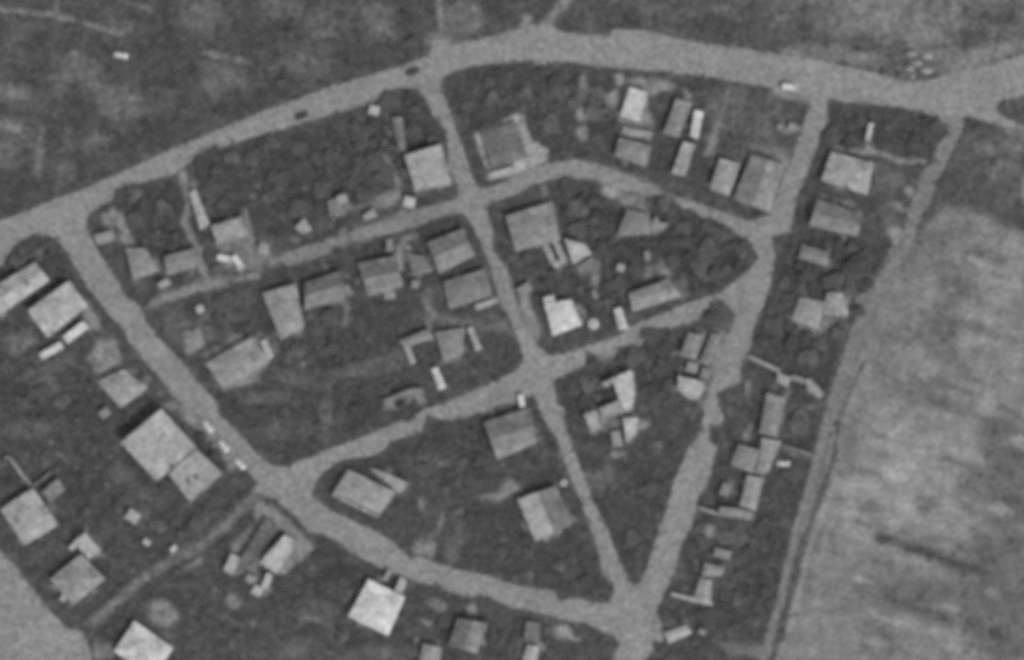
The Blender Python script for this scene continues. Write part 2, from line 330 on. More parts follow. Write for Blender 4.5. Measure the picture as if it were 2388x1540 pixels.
# ------------------------------------------------------------------ streets (z layered a centimetre apart)
ROADS = [
 ('main_road', [(-160,585),(0,515),(60,495),(130,465),(200,440),(260,412),(340,375),(430,335),(520,300),(600,265),(700,230),(780,200),(860,178),(920,160),(1000,130),(1010,92),(1040,92),(1055,108),(1080,100),(1150,85),(1210,68),(1240,58),(1290,62),(1310,75),(1360,82),(1420,84),(1432,68),(1500,72),(1535,80),(1600,95),(1700,110),(1800,124),(1900,140),(1990,160),(2050,172),(2110,190),(2166,187),(2240,168),(2300,155),(2388,128),(2560,60),
   (2560,170),(2388,222),(2330,240),(2322,255),(2340,275),(2388,295),(2388,303),(2360,300),(2250,270),(2246,290),(2200,285),(2190,272),(2160,265),(2110,250),(2050,245),(2010,238),(1975,240),(1935,228),(1926,240),(1891,242),(1880,225),(1830,212),(1790,203),(1700,187),(1650,178),(1600,172),(1500,163),(1430,158),(1400,155),(1350,148),(1300,142),(1270,150),(1255,150),(1240,138),(1160,150),(1110,152),(1060,164),(1030,185),(1027,215),(972,205),(930,205),(895,212),(880,235),(800,258),(740,275),(700,288),(660,300),(620,310),(555,332),(515,345),(500,335),(470,355),(435,385),(410,405),(330,425),(268,440),(262,465),(235,480),(210,495),(200,515),(205,545),(165,600),(145,570),(120,550),(90,545),(60,555),(30,575),(0,625),(-160,720)]),
 ('diagonal_street', [(130,545),(203,535),(225,580),(250,620),(280,665),(285,688),(325,715),(345,755),(380,800),(420,840),(460,890),(505,938),(510,965),(560,1015),(600,1060),(630,1085),(672,1092),(735,1117),(728,1145),(690,1190),(640,1165),(605,1150),(590,1145),(600,1125),(570,1088),(540,1062),(520,1040),(500,1012),(470,980),(430,945),(400,920),(380,890),(340,845),(300,795),(285,765),(262,740),(240,715),(205,670),(185,640),(165,600)]),
 ('lower_street', [(640,1120),(717,1150),(777,1195),(860,1232),(892,1250),(947,1290),(960,1308),(972,1296),(1007,1310),(1047,1325),(1135,1343),(1194,1363),(1289,1380),(1306,1400),(1344,1395),(1402,1410),(1421,1407),(1434,1385),(1470,1364),(1490,1366),(1529,1400),(1529,1425),(1539,1448),(1548,1470),(1535,1490),(1519,1497),(1524,1513),(1502,1545),(1490,1640),(1420,1640),(1430,1538),(1444,1505),(1434,1483),(1399,1470),(1369,1453),(1329,1448),(1239,1425),(1194,1418),(1137,1390),(1085,1393),(1027,1370),(947,1348),(892,1328),(827,1292),(812,1285),(787,1263),(747,1245),(720,1240),(690,1205),(640,1165),(605,1150)]),
 ('field_side_street', [(1891,235),(1926,228),(1931,282),(1911,312),(1906,340),(1888,382),(1876,427),(1856,460),(1851,497),(1841,542),(1798,552),(1806,597),(1803,625),(1791,690),(1769,735),(1756,770),(1746,827),(1729,842),(1726,892),(1691,907),(1669,920),(1678,950),(1689,977),(1681,988),(1658,994),(1651,1025),(1671,1042),(1664,1077),(1644,1145),(1629,1155),(1614,1222),(1601,1247),(1586,1275),(1569,1345),(1549,1385),(1529,1425),(1434,1400),(1489,1367),(1501,1345),(1521,1287),(1544,1222),(1564,1152),(1579,1107),(1594,1077),(1604,1047),(1629,1020),(1639,977),(1641,940),(1654,910),(1669,822),(1704,770),(1715,735),(1694,707),(1681,682),(1726,647),(1751,625),(1769,600),(1751,565),(1744,515),(1793,505),(1813,455),(1831,400),(1846,382),(1853,350),(1873,295)]),
 ('inner_loop_road', [(1080,440),(1140,440),(1180,422),(1229,393),(1279,382),(1340,372),(1394,383),(1431,397),(1494,420),(1516,432),(1569,457),(1604,465),(1669,490),(1744,515),(1790,515),(1790,560),(1751,565),(1719,545),(1669,512),(1639,510),(1612,486),(1594,487),(1569,464),(1544,454),(1501,457),(1470,448),(1446,446),(1430,440),(1414,432),(1384,417),(1319,416),(1279,420),(1234,437),(1194,457),(1135,478),(1090,490)]),
 ('inner_lane', [(1090,455),(1022,477),(972,490),(922,510),(859,525),(834,532),(809,547),(772,557),(722,572),(672,587),(638,606),(657,612),(679,619),(722,607),(772,590),(777,575),(834,559),(857,567),(870,555),(917,545),(972,527),(1022,507),(1062,497),(1090,500)]),
 ('inner_lane', [(605,632),(500,668),(490,642),(470,655),(400,684),(362,697),(372,708),(410,697),(470,680),(500,672),(560,655),(605,648)]),
 ('centre_street', [(965,195),(1027,205),(1055,275),(1072,325),(1092,385),(1099,410),(1112,435),(1140,450),(1132,480),(1149,540),(1149,585),(1180,625),(1194,660),(1200,690),(1214,735),(1234,770),(1254,807),(1281,830),(1301,830),(1319,872),(1289,887),(1210,868),(1221,835),(1216,812),(1201,770),(1185,735),(1162,697),(1147,635),(1135,597),(1125,572),(1107,535),(1087,502),(1072,490),(1067,430),(1047,392),(1046,345),(1040,300),(1007,265),(995,232)]),
 ('middle_road', [(672,1092),(697,1075),(735,1065),(760,1050),(822,1030),(897,997),(917,987),(960,980),(987,955),(1022,945),(1097,915),(1194,872),(1220,850),(1290,830),(1331,820),(1369,807),(1444,782),(1469,762),(1519,742),(1569,722),(1581,715),(1631,700),(1681,682),(1730,645),(1740,735),(1719,735),(1694,707),(1680,722),(1639,720),(1629,745),(1584,760),(1540,765),(1509,762),(1505,790),(1489,807),(1439,807),(1430,835),(1405,830),(1366,818),(1364,852),(1319,872),(1289,887),(1286,910),(1244,920),(1194,942),(1160,945),(1135,962),(1110,965),(1077,977),(1035,980),(997,967),(982,1007),(947,1020),(910,1027),(897,1050),(862,1065),(837,1067),(797,1072),(760,1097),(737,1117),(730,1140),(700,1150)]),
 ('spur_street', [(1240,890),(1289,885),(1299,942),(1316,955),(1316,995),(1344,1065),(1379,1155),(1419,1242),(1454,1330),(1475,1370),(1431,1390),(1431,1362),(1406,1335),(1394,1280),(1349,1155),(1319,1087),(1299,1027),(1264,970),(1244,920)]),
 ('far_track', [(2203,270),(2248,275),(2246,300),(2232,325),(2204,385),(2181,430),(2166,480),(2140,520),(2128,572),(2108,610),(2078,650),(2046,700),(2012,775),(1984,860),(1962,930),(1946,985),(1926,1040),(1908,1100),(1890,1160),(1868,1230),(1851,1300),(1833,1385),(1811,1460),(1785,1560),(1760,1640),(1742,1640),(1767,1550),(1792,1465),(1815,1380),(1834,1300),(1850,1230),(1868,1170),(1886,1110),(1900,1050),(1918,985),(1934,925),(1958,850),(1984,770),(2020,695),(2050,640),(2080,600),(2096,570),(2112,520),(2124,480),(2140,430),(2155,395),(2172,385),(2185,340),(2212,312)]),
 ('crossing_lane', [(-160,1150),(-160,1800),(330,1800),(235,1580),(215,1540),(205,1500),(192,1472),(155,1465),(120,1430),(75,1370),(32,1315),(0,1285)]),
]
def jag(poly, step=6.0, amp=1.6):
    out = []
    for i, p in enumerate(poly):
        q = poly[(i+1) % len(poly)]
        L = math.hypot(q[0]-p[0], q[1]-p[1]); n = max(1, int(L/step))
        for k in range(n):
            t = k/n
            out.append((p[0]+(q[0]-p[0])*t + random.gauss(0, amp*.6), p[1]+(q[1]-p[1])*t + random.gauss(0, amp*.6)))
    return out
for i, (nm, poly) in enumerate(ROADS):
    P(112, 7, *poly)
    pj = jag(poly)
    pts = [W(x, y, 0) for x, y in pj]
    tris = tessellate_polygon([pts])
    vs = [(p.x, p.y, 0.03 + 0.012*i) for p in pts]
    fs = []
    for t in tris:
        a, b, c = (Vector(vs[k]) for k in t)
        fs.append(tuple(t) if (b-a).cross(c-a).z > 0 else (t[0], t[2], t[1]))
    tone = {'far_track': 122, 'inner_lane': 128, 'crossing_lane': 137, 'inner_loop_road': 134}.get(nm, 137)
    tag(mesh_obj(nm, vs, fs, mat('road', tone)), kind='structure')

Ln(86, 11, 4, (1950,1050), (1926,1130), (1903,1190), (1881,1240), (1863,1285), (1845,1370), (1823,1450), (1796,1550))
Ln(138, 11, 5, (1955,1120), (1922,1195), (1897,1255), (1878,1310), (1860,1390), (1839,1470), (1812,1550)); Ln(138, 6, 4, (1975,1150), (1940,1215), (1918,1290))
# ------------------------------------------------------------------ trodden surrounds, written per house outline
rs = random.Random(23)
SURROUND = [
 [(84,612),(118,654),(-60,778),(-100,722)],
 [(163,655),(206,714),(113,788),(66,724)],
 [(228,890),(290,862),(347,905),(283,952)],
 [(58,1272),(138,1224),(78,1138),(2,1188)],
 [(117,1350),(190,1292),(247,1350),(172,1412)],
 [(200,1242),(237,1283),(209,1304),(172,1263)],
 [(315,1447),(405,1511),(357,1583),(267,1518)],
 [(666,1246),(694,1266),(647,1339),(606,1312)],
 [(622,1208),(645,1224),(585,1322),(560,1306)],
 [(860,1350),(945,1392),(906,1483),(812,1437)],
 [(1067,1442),(1138,1453),(1112,1523),(1045,1505)],
 [(987,1500),(1031,1511),(1020,1562),(977,1550)],
 [(1230,1503),(1257,1508),(1250,1560),(1214,1555)],
 [(1556,1474),(1602,1459),(1611,1476),(1568,1498)],
 [(1632,1348),(1660,1355),(1657,1404),(1618,1393)],
 [(1642,1312),(1690,1324),(1682,1343),(1636,1346)],
 [(1722,1036),(1772,1050),(1755,1104),(1704,1083)],
 [(1788,915),(1832,930),(1810,1020),(1770,1010)],
 [(1776,1022),(1822,1030),(1790,1104),(1762,1104)],
 [(1742,1108),(1780,1118),(1762,1192),(1724,1180)],
 [(1864,694),(1926,704),(1905,768),(1846,746)],
 [(1928,682),(1966,684),(1978,735),(1918,736)],
 [(1870,570),(1934,590),(1928,622),(1862,604)],
 [(1906,465),(2012,500),(1998,552),(1886,528)],
 [(1937,355),(2036,382),(2022,456),(1914,422)],
 [(1678,370),(1727,383),(1700,458),(1655,440)],
 [(1752,362),(1830,386),(1794,497),(1708,465)],
 [(1468,204),(1512,219),(1491,286),(1446,272)],
 [(1443,322),(1520,340),(1507,389),(1433,365)],
 [(1576,230),(1614,242),(1581,322),(1546,312)],
 [(1122,314),(1204,284),(1232,366),(1146,398)],
 [(943,364),(1030,337),(1053,433),(970,448)],
 [(913,276),(938,273),(948,350),(930,354)],
 [(762,470),(796,458),(800,500),(772,508)],
 [(294,580),(340,580),(374,632),(312,655)],
 [(383,598),(460,578),(468,620),(391,642)],
 [(442,450),(457,443),(489,522),(468,538)],
 [(492,528),(566,506),(584,552),(508,572)],
 [(612,684),(691,662),(710,764),(656,793)],
 [(712,660),(795,632),(806,694),(712,724)],
 [(834,614),(924,597),(941,668),(860,692)],
 [(997,566),(1080,534),(1107,596),(1026,638)],
 [(946,590),(988,598),(1012,632),(964,646)],
 [(1034,658),(1130,628),(1150,690),(1048,722)],
 [(480,848),(588,786),(630,846),(522,908)],
 [(608,796),(622,792),(638,832),(622,842)],
 [(930,795),(1004,766),(1010,790),(944,812)],
 [(1014,776),(1084,766),(1078,826),(1037,847)],
 [(893,933),(960,906),(986,906),(995,940),(980,946),(962,922),(922,934),(920,946),(904,955)],
 [(1178,505),(1288,470),(1306,560),(1204,588)],
 [(1262,572),(1276,566),(1298,610),(1306,607),(1287,562),(1297,558),(1320,602),(1318,618),(1296,626),(1286,618)],
 [(1316,558),(1364,570),(1379,592),(1337,618)],
 [(1340,622),(1382,600),(1389,632),(1357,647)],
 [(1269,708),(1333,700),(1357,758),(1289,784)],
 [(1465,684),(1560,651),(1589,692),(1476,727)],
 [(1462,490),(1515,500),(1520,546),(1437,552)],
 [(1606,776),(1643,784),(1622,840),(1584,829)],
 [(1660,778),(1686,786),(1652,854),(1630,846)],
 [(1581,877),(1646,892),(1629,933),(1604,930),(1580,908)],
 [(1406,893),(1470,864),(1476,870),(1481,918),(1474,956),(1455,960),(1442,928),(1430,893),(1410,904)],
 [(1397,952),(1445,934),(1455,962),(1410,978)],
 [(1361,966),(1390,957),(1402,1001),(1379,1011)],
 [(1452,976),(1487,974),(1484,1016),(1461,1031)],
 [(1128,985),(1237,950),(1251,1034),(1160,1073)],
 [(1206,1164),(1298,1132),(1336,1222),(1249,1263)],
 [(778,1148),(813,1095),(922,1147),(886,1200)],
 [(862,1090),(905,1103),(955,1128),(930,1150)]]
for q in SURROUND:
    n = len(q)
    for _ in range(6):
        i = rs.randrange(n); a, b = q[i], q[(i+1) % n]; t = rs.uniform(.1, .9)
        E(rs.choice((100, 108, 114, 120, 126, 132)), a[0]+(b[0]-a[0])*t+rs.gauss(0, 5), a[1]+(b[1]-a[1])*t+rs.gauss(0, 8), rs.uniform(6, 22), rs.uniform(4, 10), rs.uniform(0, 180), .9, True)
Ln(70, 9, 6, (190,1445), (258,1388), (333,1325), (408,1277), (470,1247), (510,1206), (552,1160)); Ln(70, 9, 6, (222,1480), (282,1426), (350,1360), (424,1320), (486,1284), (536,1243), (582,1196))
Ln(106, 5, 3, (2116,612), (2086,655), (2054,705), (2020,778), (1992,862), (1970,935), (1955,990))
# small worn spots, heaps of soil and narrow footpaths between the plots
for _ in range(210):
    E(rs.choice((96, 102, 108, 116, 126)), rs.uniform(0, 1950), rs.uniform(150, 1540), rs.uniform(3, 9), rs.uniform(3, 6), rs.uniform(0, 180), .9, True)
for _ in range(60):
    x, y = rs.uniform(0, 1900), rs.uniform(180, 1540); a = math.radians((35 if x < 600 and y > 700 else -18) + rs.choice((0, 90)) + rs.gauss(0, 4)); L = rs.uniform(20, 80)
    BR.append(('L', rs.choice((94, 98, 104)), rs.uniform(3, 5), 3, [(x, y), (x+L*math.cos(a), y+L*math.sin(a))]))
# ------------------------------------------------------------------ ground sheet
xf = np.arange(-190, 190.01, 0.62); yf = np.arange(-135, 135.01, 0.62)
far = np.array([260, 420, 800, 1600, 3200.0])
xs = np.concatenate([-far[::-1], xf, far]); ys = np.concatenate([-far[::-1], yf, far])
GX, GY = np.meshgrid(xs, ys)
MX = GX/S + MW/2; MY = MH/2 - GY/S
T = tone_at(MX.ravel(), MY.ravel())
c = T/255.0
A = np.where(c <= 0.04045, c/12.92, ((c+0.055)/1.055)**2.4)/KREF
nx, ny = len(xs), len(ys)
cx = ((MX[:-1, :-1] + MX[1:, 1:])/2).ravel(); cy = ((MY[:-1, :-1] + MY[1:, 1:])/2).ravel()
fin, _ = inside_dist(cx, cy, FIELD)
ii, jj = np.meshgrid(np.arange(nx-1), np.arange(ny-1)); ii = ii.ravel(); jj = jj.ravel()
quads = np.stack([jj*nx+ii, jj*nx+ii+1, (jj+1)*nx+ii+1, (jj+1)*nx+ii], 1)
gx, gy = GX.ravel(), GY.ravel()
soil = noise_mat('garden_soil', 0.1, 7.0, 0.30, 1.0, 0.6, 0.95, attr='tone', extra=[(2.8, 0.42, 3.0)])
tilth = noise_mat('field_soil', 0.1, 12.0, 0.24, 1.0, 0.5, 0.95, attr='tone', extra=[(4.5, 0.36, 4.0), (3.0, 0.14, 2.0, (0.35, 1.4), math.radians(22))])
def sheet(name, sel, m):
    q = quads[sel]; used = np.unique(q); remap = np.full(nx*ny, -1); remap[used] = np.arange(len(used))
    me = bpy.data.meshes.new(name)
    me.vertices.add(len(used)); co = np.zeros((len(used), 3)); co[:, 0] = gx[used]; co[:, 1] = gy[used]
    me.vertices.foreach_set('co', co.ravel())
    f = remap[q].astype(np.int32)
    me.loops.add(f.size); me.loops.foreach_set('vertex_index', f.ravel())
    me.polygons.add(len(f)); me.polygons.foreach_set('loop_start', np.arange(0, f.size, 4, dtype=np.int32))
    me.polygons.foreach_set('loop_total', np.full(len(f), 4, dtype=np.int32))
    me.update(calc_edges=True); me.validate()
    at = me.attributes.new('tone', 'FLOAT', 'POINT'); at.data.foreach_set('value', A[used].astype(np.float32))
    me.materials.append(m)
    o = bpy.data.objects.new(name, me); COL.objects.link(o)
    return tag(o, kind='structure')
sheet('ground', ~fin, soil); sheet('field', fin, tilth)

# ------------------------------------------------------------------ buildings
BLOCKED = []      # outlines trees keep clear of
def centre(q): return (sum(p[0] for p in q)/len(q), sum(p[1] for p in q)/len(q))
def world_poly(q, c):
    w0 = W(*c); return ccw([((W(*p)-w0).x, (W(*p)-w0).y) for p in q])
GLASS = None
def openings(t, wp, h, tone, many):
    """door and windows on the two longest walls, a few millimetres proud"""
    n = len(wp); edges = sorted(range(n), key=lambda i: -math.dist(wp[i], wp[(i+1) % n]))
    first = True
    for i in edges[:2]:
        p, q = Vector(wp[i]), Vector(wp[(i+1) % n]); L = (q-p).length
        if L < 2.2: continue
        d = (q-p)/L; nrm = Vector((d.y, -d.x)); rz = math.atan2(d.y, d.x)
        k = max(1, min(4, int(L/3.2))) if many else 1
        for j in range(k):
            s = p + d*(L*(j+.5)/k) + nrm*0.01
            if first:
                MB().box(s.x, s.y, 1.0, 0.95, 0.08, 2.0, rz).build('door', mat('wood', 70), t); first = False
            elif many:
                f = MB().box(s.x, s.y, min(1.6, h-0.9), 1.1, 0.08, 1.15, rz).build('window', mat('wood', 150), t)
                g = s + nrm*0.03
                MB().box(g.x, g.y, min(1.6, h-0.9), 0.86, 0.04, 0.9, rz).build('pane', mat('glass', 55), f)
def roof_mesh(wp, kind, h, rise, axis):
    mb = MB(); th = 0.16
    if kind == 'flat' or len(wp) != 4:
        mb.prism(wp, h, h+th)
        inn = inset(wp, 0.22); n = len(wp)                      # low parapet upstand
        b = len(mb.v)
        for pl, z in ((wp, h+th), (wp, h+th+.22), (inn, h+th+.22), (inn, h+th+.004)):
            mb.v += [(p[0], p[1], z) for p in pl]
        for r in range(3):
            for i in range(n):
                mb.f.append((b+r*n+i, b+r*n+(i+1) % n, b+(r+1)*n+(i+1) % n, b+(r+1)*n+i))
        return mb
    p = [Vector((a[0], a[1], h)) for a in wp]
    d01 = (p[1]-p[0]).length + (p[2]-p[3]).length; d12 = (p[2]-p[1]).length + (p[3]-p[0]).length
    if (axis is None and d12 > d01) or axis == 'short' and d12 <= d01: p = p[1:] + p[:1]
    up = Vector((0, 0, rise))
    if kind == 'shed':                                         # single slope, high along p3-p2
        lo = [v - Vector((0, 0, th)) for v in p]
        mb.v = [tuple(v) for v in (p[0], p[1], p[2]+up, p[3]+up)] + [tuple(v) for v in lo]
        mb.f = [(0, 1, 2, 3), (7, 6, 5, 4), (0, 4, 5, 1), (1, 5, 6, 2), (2, 6, 7, 3), (3, 7, 4, 0)]
        return mb
    m1, m2 = (p[1]+p[2])/2 + up, (p[3]+p[0])/2 + up
    if kind == 'hip':
        v = (m1-m2); L = v.length; w = min(d01, d12)/4; k = min(w*1.0/L, 0.48)
        m1, m2 = m1 - v*k, m2 + v*k
    lo = [v - Vector((0, 0, th)) for v in p]
    mb.v = [tuple(v) for v in p + [m1, m2] + lo]
    mb.f = [(0, 1, 4, 5), (2, 3, 5, 4), (1, 2, 4), (3, 0, 5), (9, 8, 7, 6)] + [(i, 6+i, 6+(i+1) % 4, (i+1) % 4) for i in range(4)]
    return mb
def building(name, cat, label, q, kind='flat', tone=130, h=3.2, rise=1.6, axis=None, wall=120, many=True, chimneys=(), group=None, two=None):
    c0 = centre(q); wp = world_poly(q, c0); BLOCKED.append(q)
    t = thing(name, W(*c0), label, cat, group)
    ov = 0.35 if many else 0.15
    wl = inset(wp, ov)
    MB().prism(wl, 0.0, h*.86-0.002).build('wall', mat('wall', wall), t)
    tone = tone + (9 if kind in ('gable', 'hip') else 3); rise *= .9
    r = roof_mesh(wp, kind, h*.86, rise, axis).build('roof', mat('roof', tone), t)
    if two:                                                     # one slope re-covered with paler sheets
        r.data.materials.append(mat('roof', two[2])); f2 = max(list(r.data.polygons)[:2], key=lambda p: p.center.x*two[0]-p.center.y*two[1]); f2.material_index = 1
    w0 = W(*c0)
    for (x, y, sz, ct) in chimneys:
        v = W(x, y)-w0
        ch = MB().box(v.x, v.y, h+rise*0.5+0.45, sz, sz, 1.1 + rise*0.5).box(v.x, v.y, h+rise*.75+1.03, sz*1.2, sz*1.2, .1).build('chimney', mat('brick', ct), r)
    openings(t, wl, h, wall, many)
    return t
def house(label, q, kind='gable', tone=130, **k): return building('house', 'house', label, q, kind, tone, **k)
def shed(label, q, tone=130, kind='shed', **k):
    k.setdefault('h', 2.3); k.setdefault('rise', 0.45); k.setdefault('many', False)
    return building('shed', 'shed', label, q, kind, tone, **k)
def rect(cx, cy, l, w, deg):
    """rectangle in map units, deg measured clockwise from east on the map"""
    a = math.radians(deg); u = (math.cos(a), math.sin(a)); v = (-u[1], u[0])
    return [(cx + sx*l/2*u[0] + sy*w/2*v[0], cy + sx*l/2*u[1] + sy*w/2*v[1]) for sx, sy in ((-1, -1), (1, -1), (1, 1), (-1, 1))]

# west side of the diagonal street
house('long gabled building cut by the frame edge, pale lower slope', [(84,612),(118,654),(-60,778),(-100,722)], 'gable', 158, h=4.2, rise=2.2, chimneys=[(67,664,.7,80)])
house('pale low-pitched rectangular building beside the diagonal street, white gutter shed behind', [(163,655),(206,714),(113,788),(66,724)], 'gable', 158, h=4.6, rise=0.9)
shed('bright white lean-to closest to the diagonal street beside the pale rectangular building', [(195,749),(208,765),(160,801),(147,785)], 198)
shed('bright white narrow lean-to farther from the diagonal street, in line with another', [(141,797),(150,812),(101,839),(91,826)], 190)
house('grey hipped house between the lean-tos and the big flat-roofed building', [(228,890),(290,862),(347,905),(283,952)], 'hip', 138, h=3.4, rise=1.3)
shed('pale bent shed in the yard at the corner of upper road and diagonal street', [(219,549),(262,538),(269,560),(228,572)], 138)
shed('small grey garden shed behind the big flat-roofed building', rect(245,964,24,20,-35), 128)
big = building('large_building', 'building', 'largest flat-roofed block in view, pale roof in two joined parts', [(283,1032),(378,953),(461,1043),(368,1122)], 'flat', 160, h=6.2, wall=130,
               chimneys=[])
c0 = centre([(283,1032),(378,953),(461,1043),(368,1122)]); w0 = W(*c0)
q2 = [(394,1104),(461,1047),(522,1105),(446,1171)]; BLOCKED.append(q2)
wp2 = ccw([((W(*p)-w0).x, (W(*p)-w0).y) for p in q2])
MB().prism(inset(wp2, .3), 0, 5.2-.002).build('wing_wall', mat('wall', 128), big)
wr = roof_mesh(wp2, 'flat', 5.2, 0, None).build('wing_roof', mat('roof', 153), big)
for x, y in ((404,1088),(441,1122),(461,1114)):
    v = W(x, y)-w0; MB().box(v.x, v.y, 5.85, .9, .9, .96).build('roof_vent', mat('metal', 90), wr)
house('flat-topped grey house with a stone yard wall, by the lower lane', [(58,1272),(138,1224),(78,1138),(2,1188)], 'hip', 146, h=3.6, rise=1.0, chimneys=[(42,1215,.7,90)])
shed('grey lean-to wing beside the house with the stone yard wall', [(136,1115),(154,1142),(118,1172),(98,1148)], 122, h=2.6)
house('grey hipped house with a white extension on its corner', [(117,1350),(190,1292),(247,1350),(172,1412)], 'hip', 130, h=3.4, rise=1.5)
building('extension', 'outbuilding', 'white flat-roofed extension at the corner of the grey hipped house', [(200,1242),(237,1283),(209,1304),(172,1263)], 'flat', 168, h=2.9, many=False)
shed('small white awning roof next to the white extension', [(160,1277),(193,1249),(200,1258),(168,1286)], 168)
shed('tiny white shelter at the lower corner of the grey hipped house', rect(150,1393,20,14,-60), 160)
house('white pyramid-hipped house by the wide crossing lane', [(315,1447),(405,1511),(357,1583),(267,1518)], 'hip', 178, h=3.6, rise=2.0)
shed('white square hut alone in the garden below the big flat-roofed block', rect(311,1204,30,26,35), 158)
shed('tiny white hut beside the dim lane, lower of the pair', rect(406,1280,17,12,-50), 175, h=1.9)
shed('tiny white hut beside the dim lane, at the garden end', rect(343,1265,17,14,35), 168, h=1.9)
# south of the lower street
building('workshop', 'building', 'white flat-roofed workshop with a row of dark rooflights beside it', [(666,1246),(694,1266),(647,1339),(606,1312)], 'flat', 172, h=3.6, wall=140)
building('workshop', 'building', 'grey flat-roofed shop parallel to the white workshop', [(622,1208),(645,1224),(585,1322),(560,1306)], 'flat', 98, h=2.8, wall=120)
shed('pale shed at the back corner of the grey flat-roofed shop', rect(541,1316,44,24,-65), 160)
shed('white shed at the garden end of the white workshop', rect(623,1356,38,16,-68), 172)
shed('white square hut below the grey flat-roofed shop', rect(601,1377,22,22,30), 165)
shed('pale low hut between the grey shop and the white square hut', rect(585,1350,22,18,30), 138)
house('brightest white square house standing alone below the lower street', [(860,1350),(945,1392),(906,1483),(812,1437)], 'hip', 182, h=3.4, rise=0.7)
shed('white porch joining the bright square house to the lower street', [(934,1345),(951,1354),(937,1386),(921,1377)], 162)
shed('pale narrow shed beside the porch of the bright square house', rect(904,1342,28,11,-60), 140)
house('grey gabled house below the lower street, paler lower slope', [(1067,1442),(1138,1453),(1112,1523),(1045,1505)], 'gable', 116, h=3.2, rise=2.9, axis=None)
house('small pale house cut by the bottom frame edge', [(987,1500),(1031,1511),(1020,1562),(977,1550)], 'gable', 134, h=3.0, rise=1.0)
house('white-roofed cottage at the bottom frame edge with a grey wing above', [(1230,1503),(1257,1508),(1250,1560),(1214,1555)], 'gable', 150, h=3.0, rise=.8)
shed('dull grey wing above the white-roofed cottage', [(1228,1448),(1262,1455),(1255,1500),(1220,1495)], 108)
building('truck_shed', 'shed', 'bright rounded white shed at the foot of the road fork', [(1548,1476),(1602,1457),(1613,1476),(1560,1501)], 'gable', 160, h=2.8, rise=.6, many=False)
shed('tiny pale hut behind the bright rounded shed', rect(1637,1474,17,13,20), 128)
# east of the field side street
house('narrow grey house behind the white boundary wall near the road fork', [(1632,1348),(1660,1355),(1657,1404),(1618,1393)], 'gable', 136, h=3.0, rise=.8)
house('grey house wing at the upper end of the narrow house', [(1642,1312),(1690,1324),(1682,1343),(1636,1346)], 'hip', 132, h=3.0, rise=.8)
shed('dull grey outbuilding on its own above the narrow grey house', [(1667,1277),(1709,1286),(1701,1306),(1662,1297)], 126)
house('grey square house wing facing the field side street, centre of the terrace', [(1722,1036),(1772,1050),(1755,1104),(1704,1083)], 'hip', 122, h=3.2, rise=1.0)
house('grey long wing at the upper end of the terrace', [(1788,915),(1832,930),(1810,1020),(1770,1010)], 'gable', 118, h=3.2, rise=.8)
house('pale strip-roofed wing joining the terrace parts', [(1776,1022),(1822,1030),(1790,1104),(1762,1104)], 'gable', 130, h=3.0, rise=.6)
house('pale tall wing at the lower end of the terrace', [(1742,1108),(1780,1118),(1762,1192),(1724,1180)], 'gable', 134, h=3.0, rise=.7)
shed('white low annex at the foot of the terrace', [(1677,1182),(1722,1186),(1760,1197),(1754,1213),(1708,1208),(1677,1202)], 138, kind='flat')
shed('small grey hut in the terrace forecourt', rect(1692,1142,30,22,-70), 124)
shed('pale stubby shed against the long garden wall', [(1812,868),(1844,880),(1837,905),(1811,891)], 146)
shed('pale long shed at the field end of the long garden wall', [(1873,885),(1890,884),(1921,918),(1913,930),(1886,916)], 146, kind='flat')
house('grey cross-wing house with patchy roof among the dark gardens', [(1864,694),(1926,704),(1905,768),(1846,746)], 'hip', 134, h=3.2, rise=.9)
house('pale short wing beside the patchy cross-wing house', [(1928,682),(1966,684),(1978,735),(1918,736)], 'gable', 138, h=3.0, rise=.8)
house('dim hipped house half hidden under a round tree crown', [(1870,570),(1934,590),(1928,622),(1862,604)], 'gable', 116, h=3.0, rise=1.0)
house('grey gabled house between two gardens, pale lower slope facing the dim hipped house', [(1906,465),(2012,500),(1998,552),(1886,528)], 'gable', 118, h=3.2, rise=3.0)
house('pale mottled square house at the corner of the far block', [(1937,355),(2036,382),(2022,456),(1914,422)], 'hip', 142, h=3.4, rise=.9, chimneys=[(1976,440,.6,70)])
shed('bright white slim shed above the garden path of the mottled house', rect(2027,309,42,12,-78), 172)
# between the upper road and the loop road
house('pale narrow house on the inner loop road, next to the two-tone house', [(1678,370),(1727,383),(1700,458),(1655,440)], 'gable', 138, h=3.2, rise=.7)
house('two-tone house with a dark western slope on the inner loop road', [(1752,362),(1830,386),(1794,497),(1708,465)], 'gable', 122, h=3.4, rise=3.0)
building('house', 'house', 'brightest white flat-roofed house under the upper road', [(1468,204),(1512,219),(1491,286),(1446,272)], 'flat', 184, h=4.0, wall=150)
shed('white ragged lean-to below the bright flat-roofed house', [(1455,297),(1522,309),(1518,322),(1480,322),(1450,312)], 152, kind='flat')
house('dull grey house below the white ragged lean-to', [(1443,322),(1520,340),(1507,389),(1433,365)], 'hip', 122, h=3.2, rise=.7)
building('long_house', 'house', 'dull grey long roof beside the bright slim shed', [(1576,230),(1614,242),(1581,322),(1546,312)], 'gable', 120, h=3.0, rise=.6)
shed('bright white slim shed behind the loop road, longest of the white strips', [(1620,257),(1641,262),(1627,325),(1609,318)], 186)
shed('pale long shed in line below the bright slim shed', [(1593,330),(1622,338),(1596,414),(1566,404)], 142)
shed('small grey cabin in the pale yard, first of two', rect(1818,297,12,14,0), 128, h=2.0)
shed('small pale cabin in the pale yard, beside the field side street', rect(1846,297,14,16,10), 140, h=2.0)
house('dark hipped house ringed by a pale paved terrace', [(1122,314),(1204,284),(1232,366),(1146,398)], 'hip', 98, h=2.5, rise=.8)
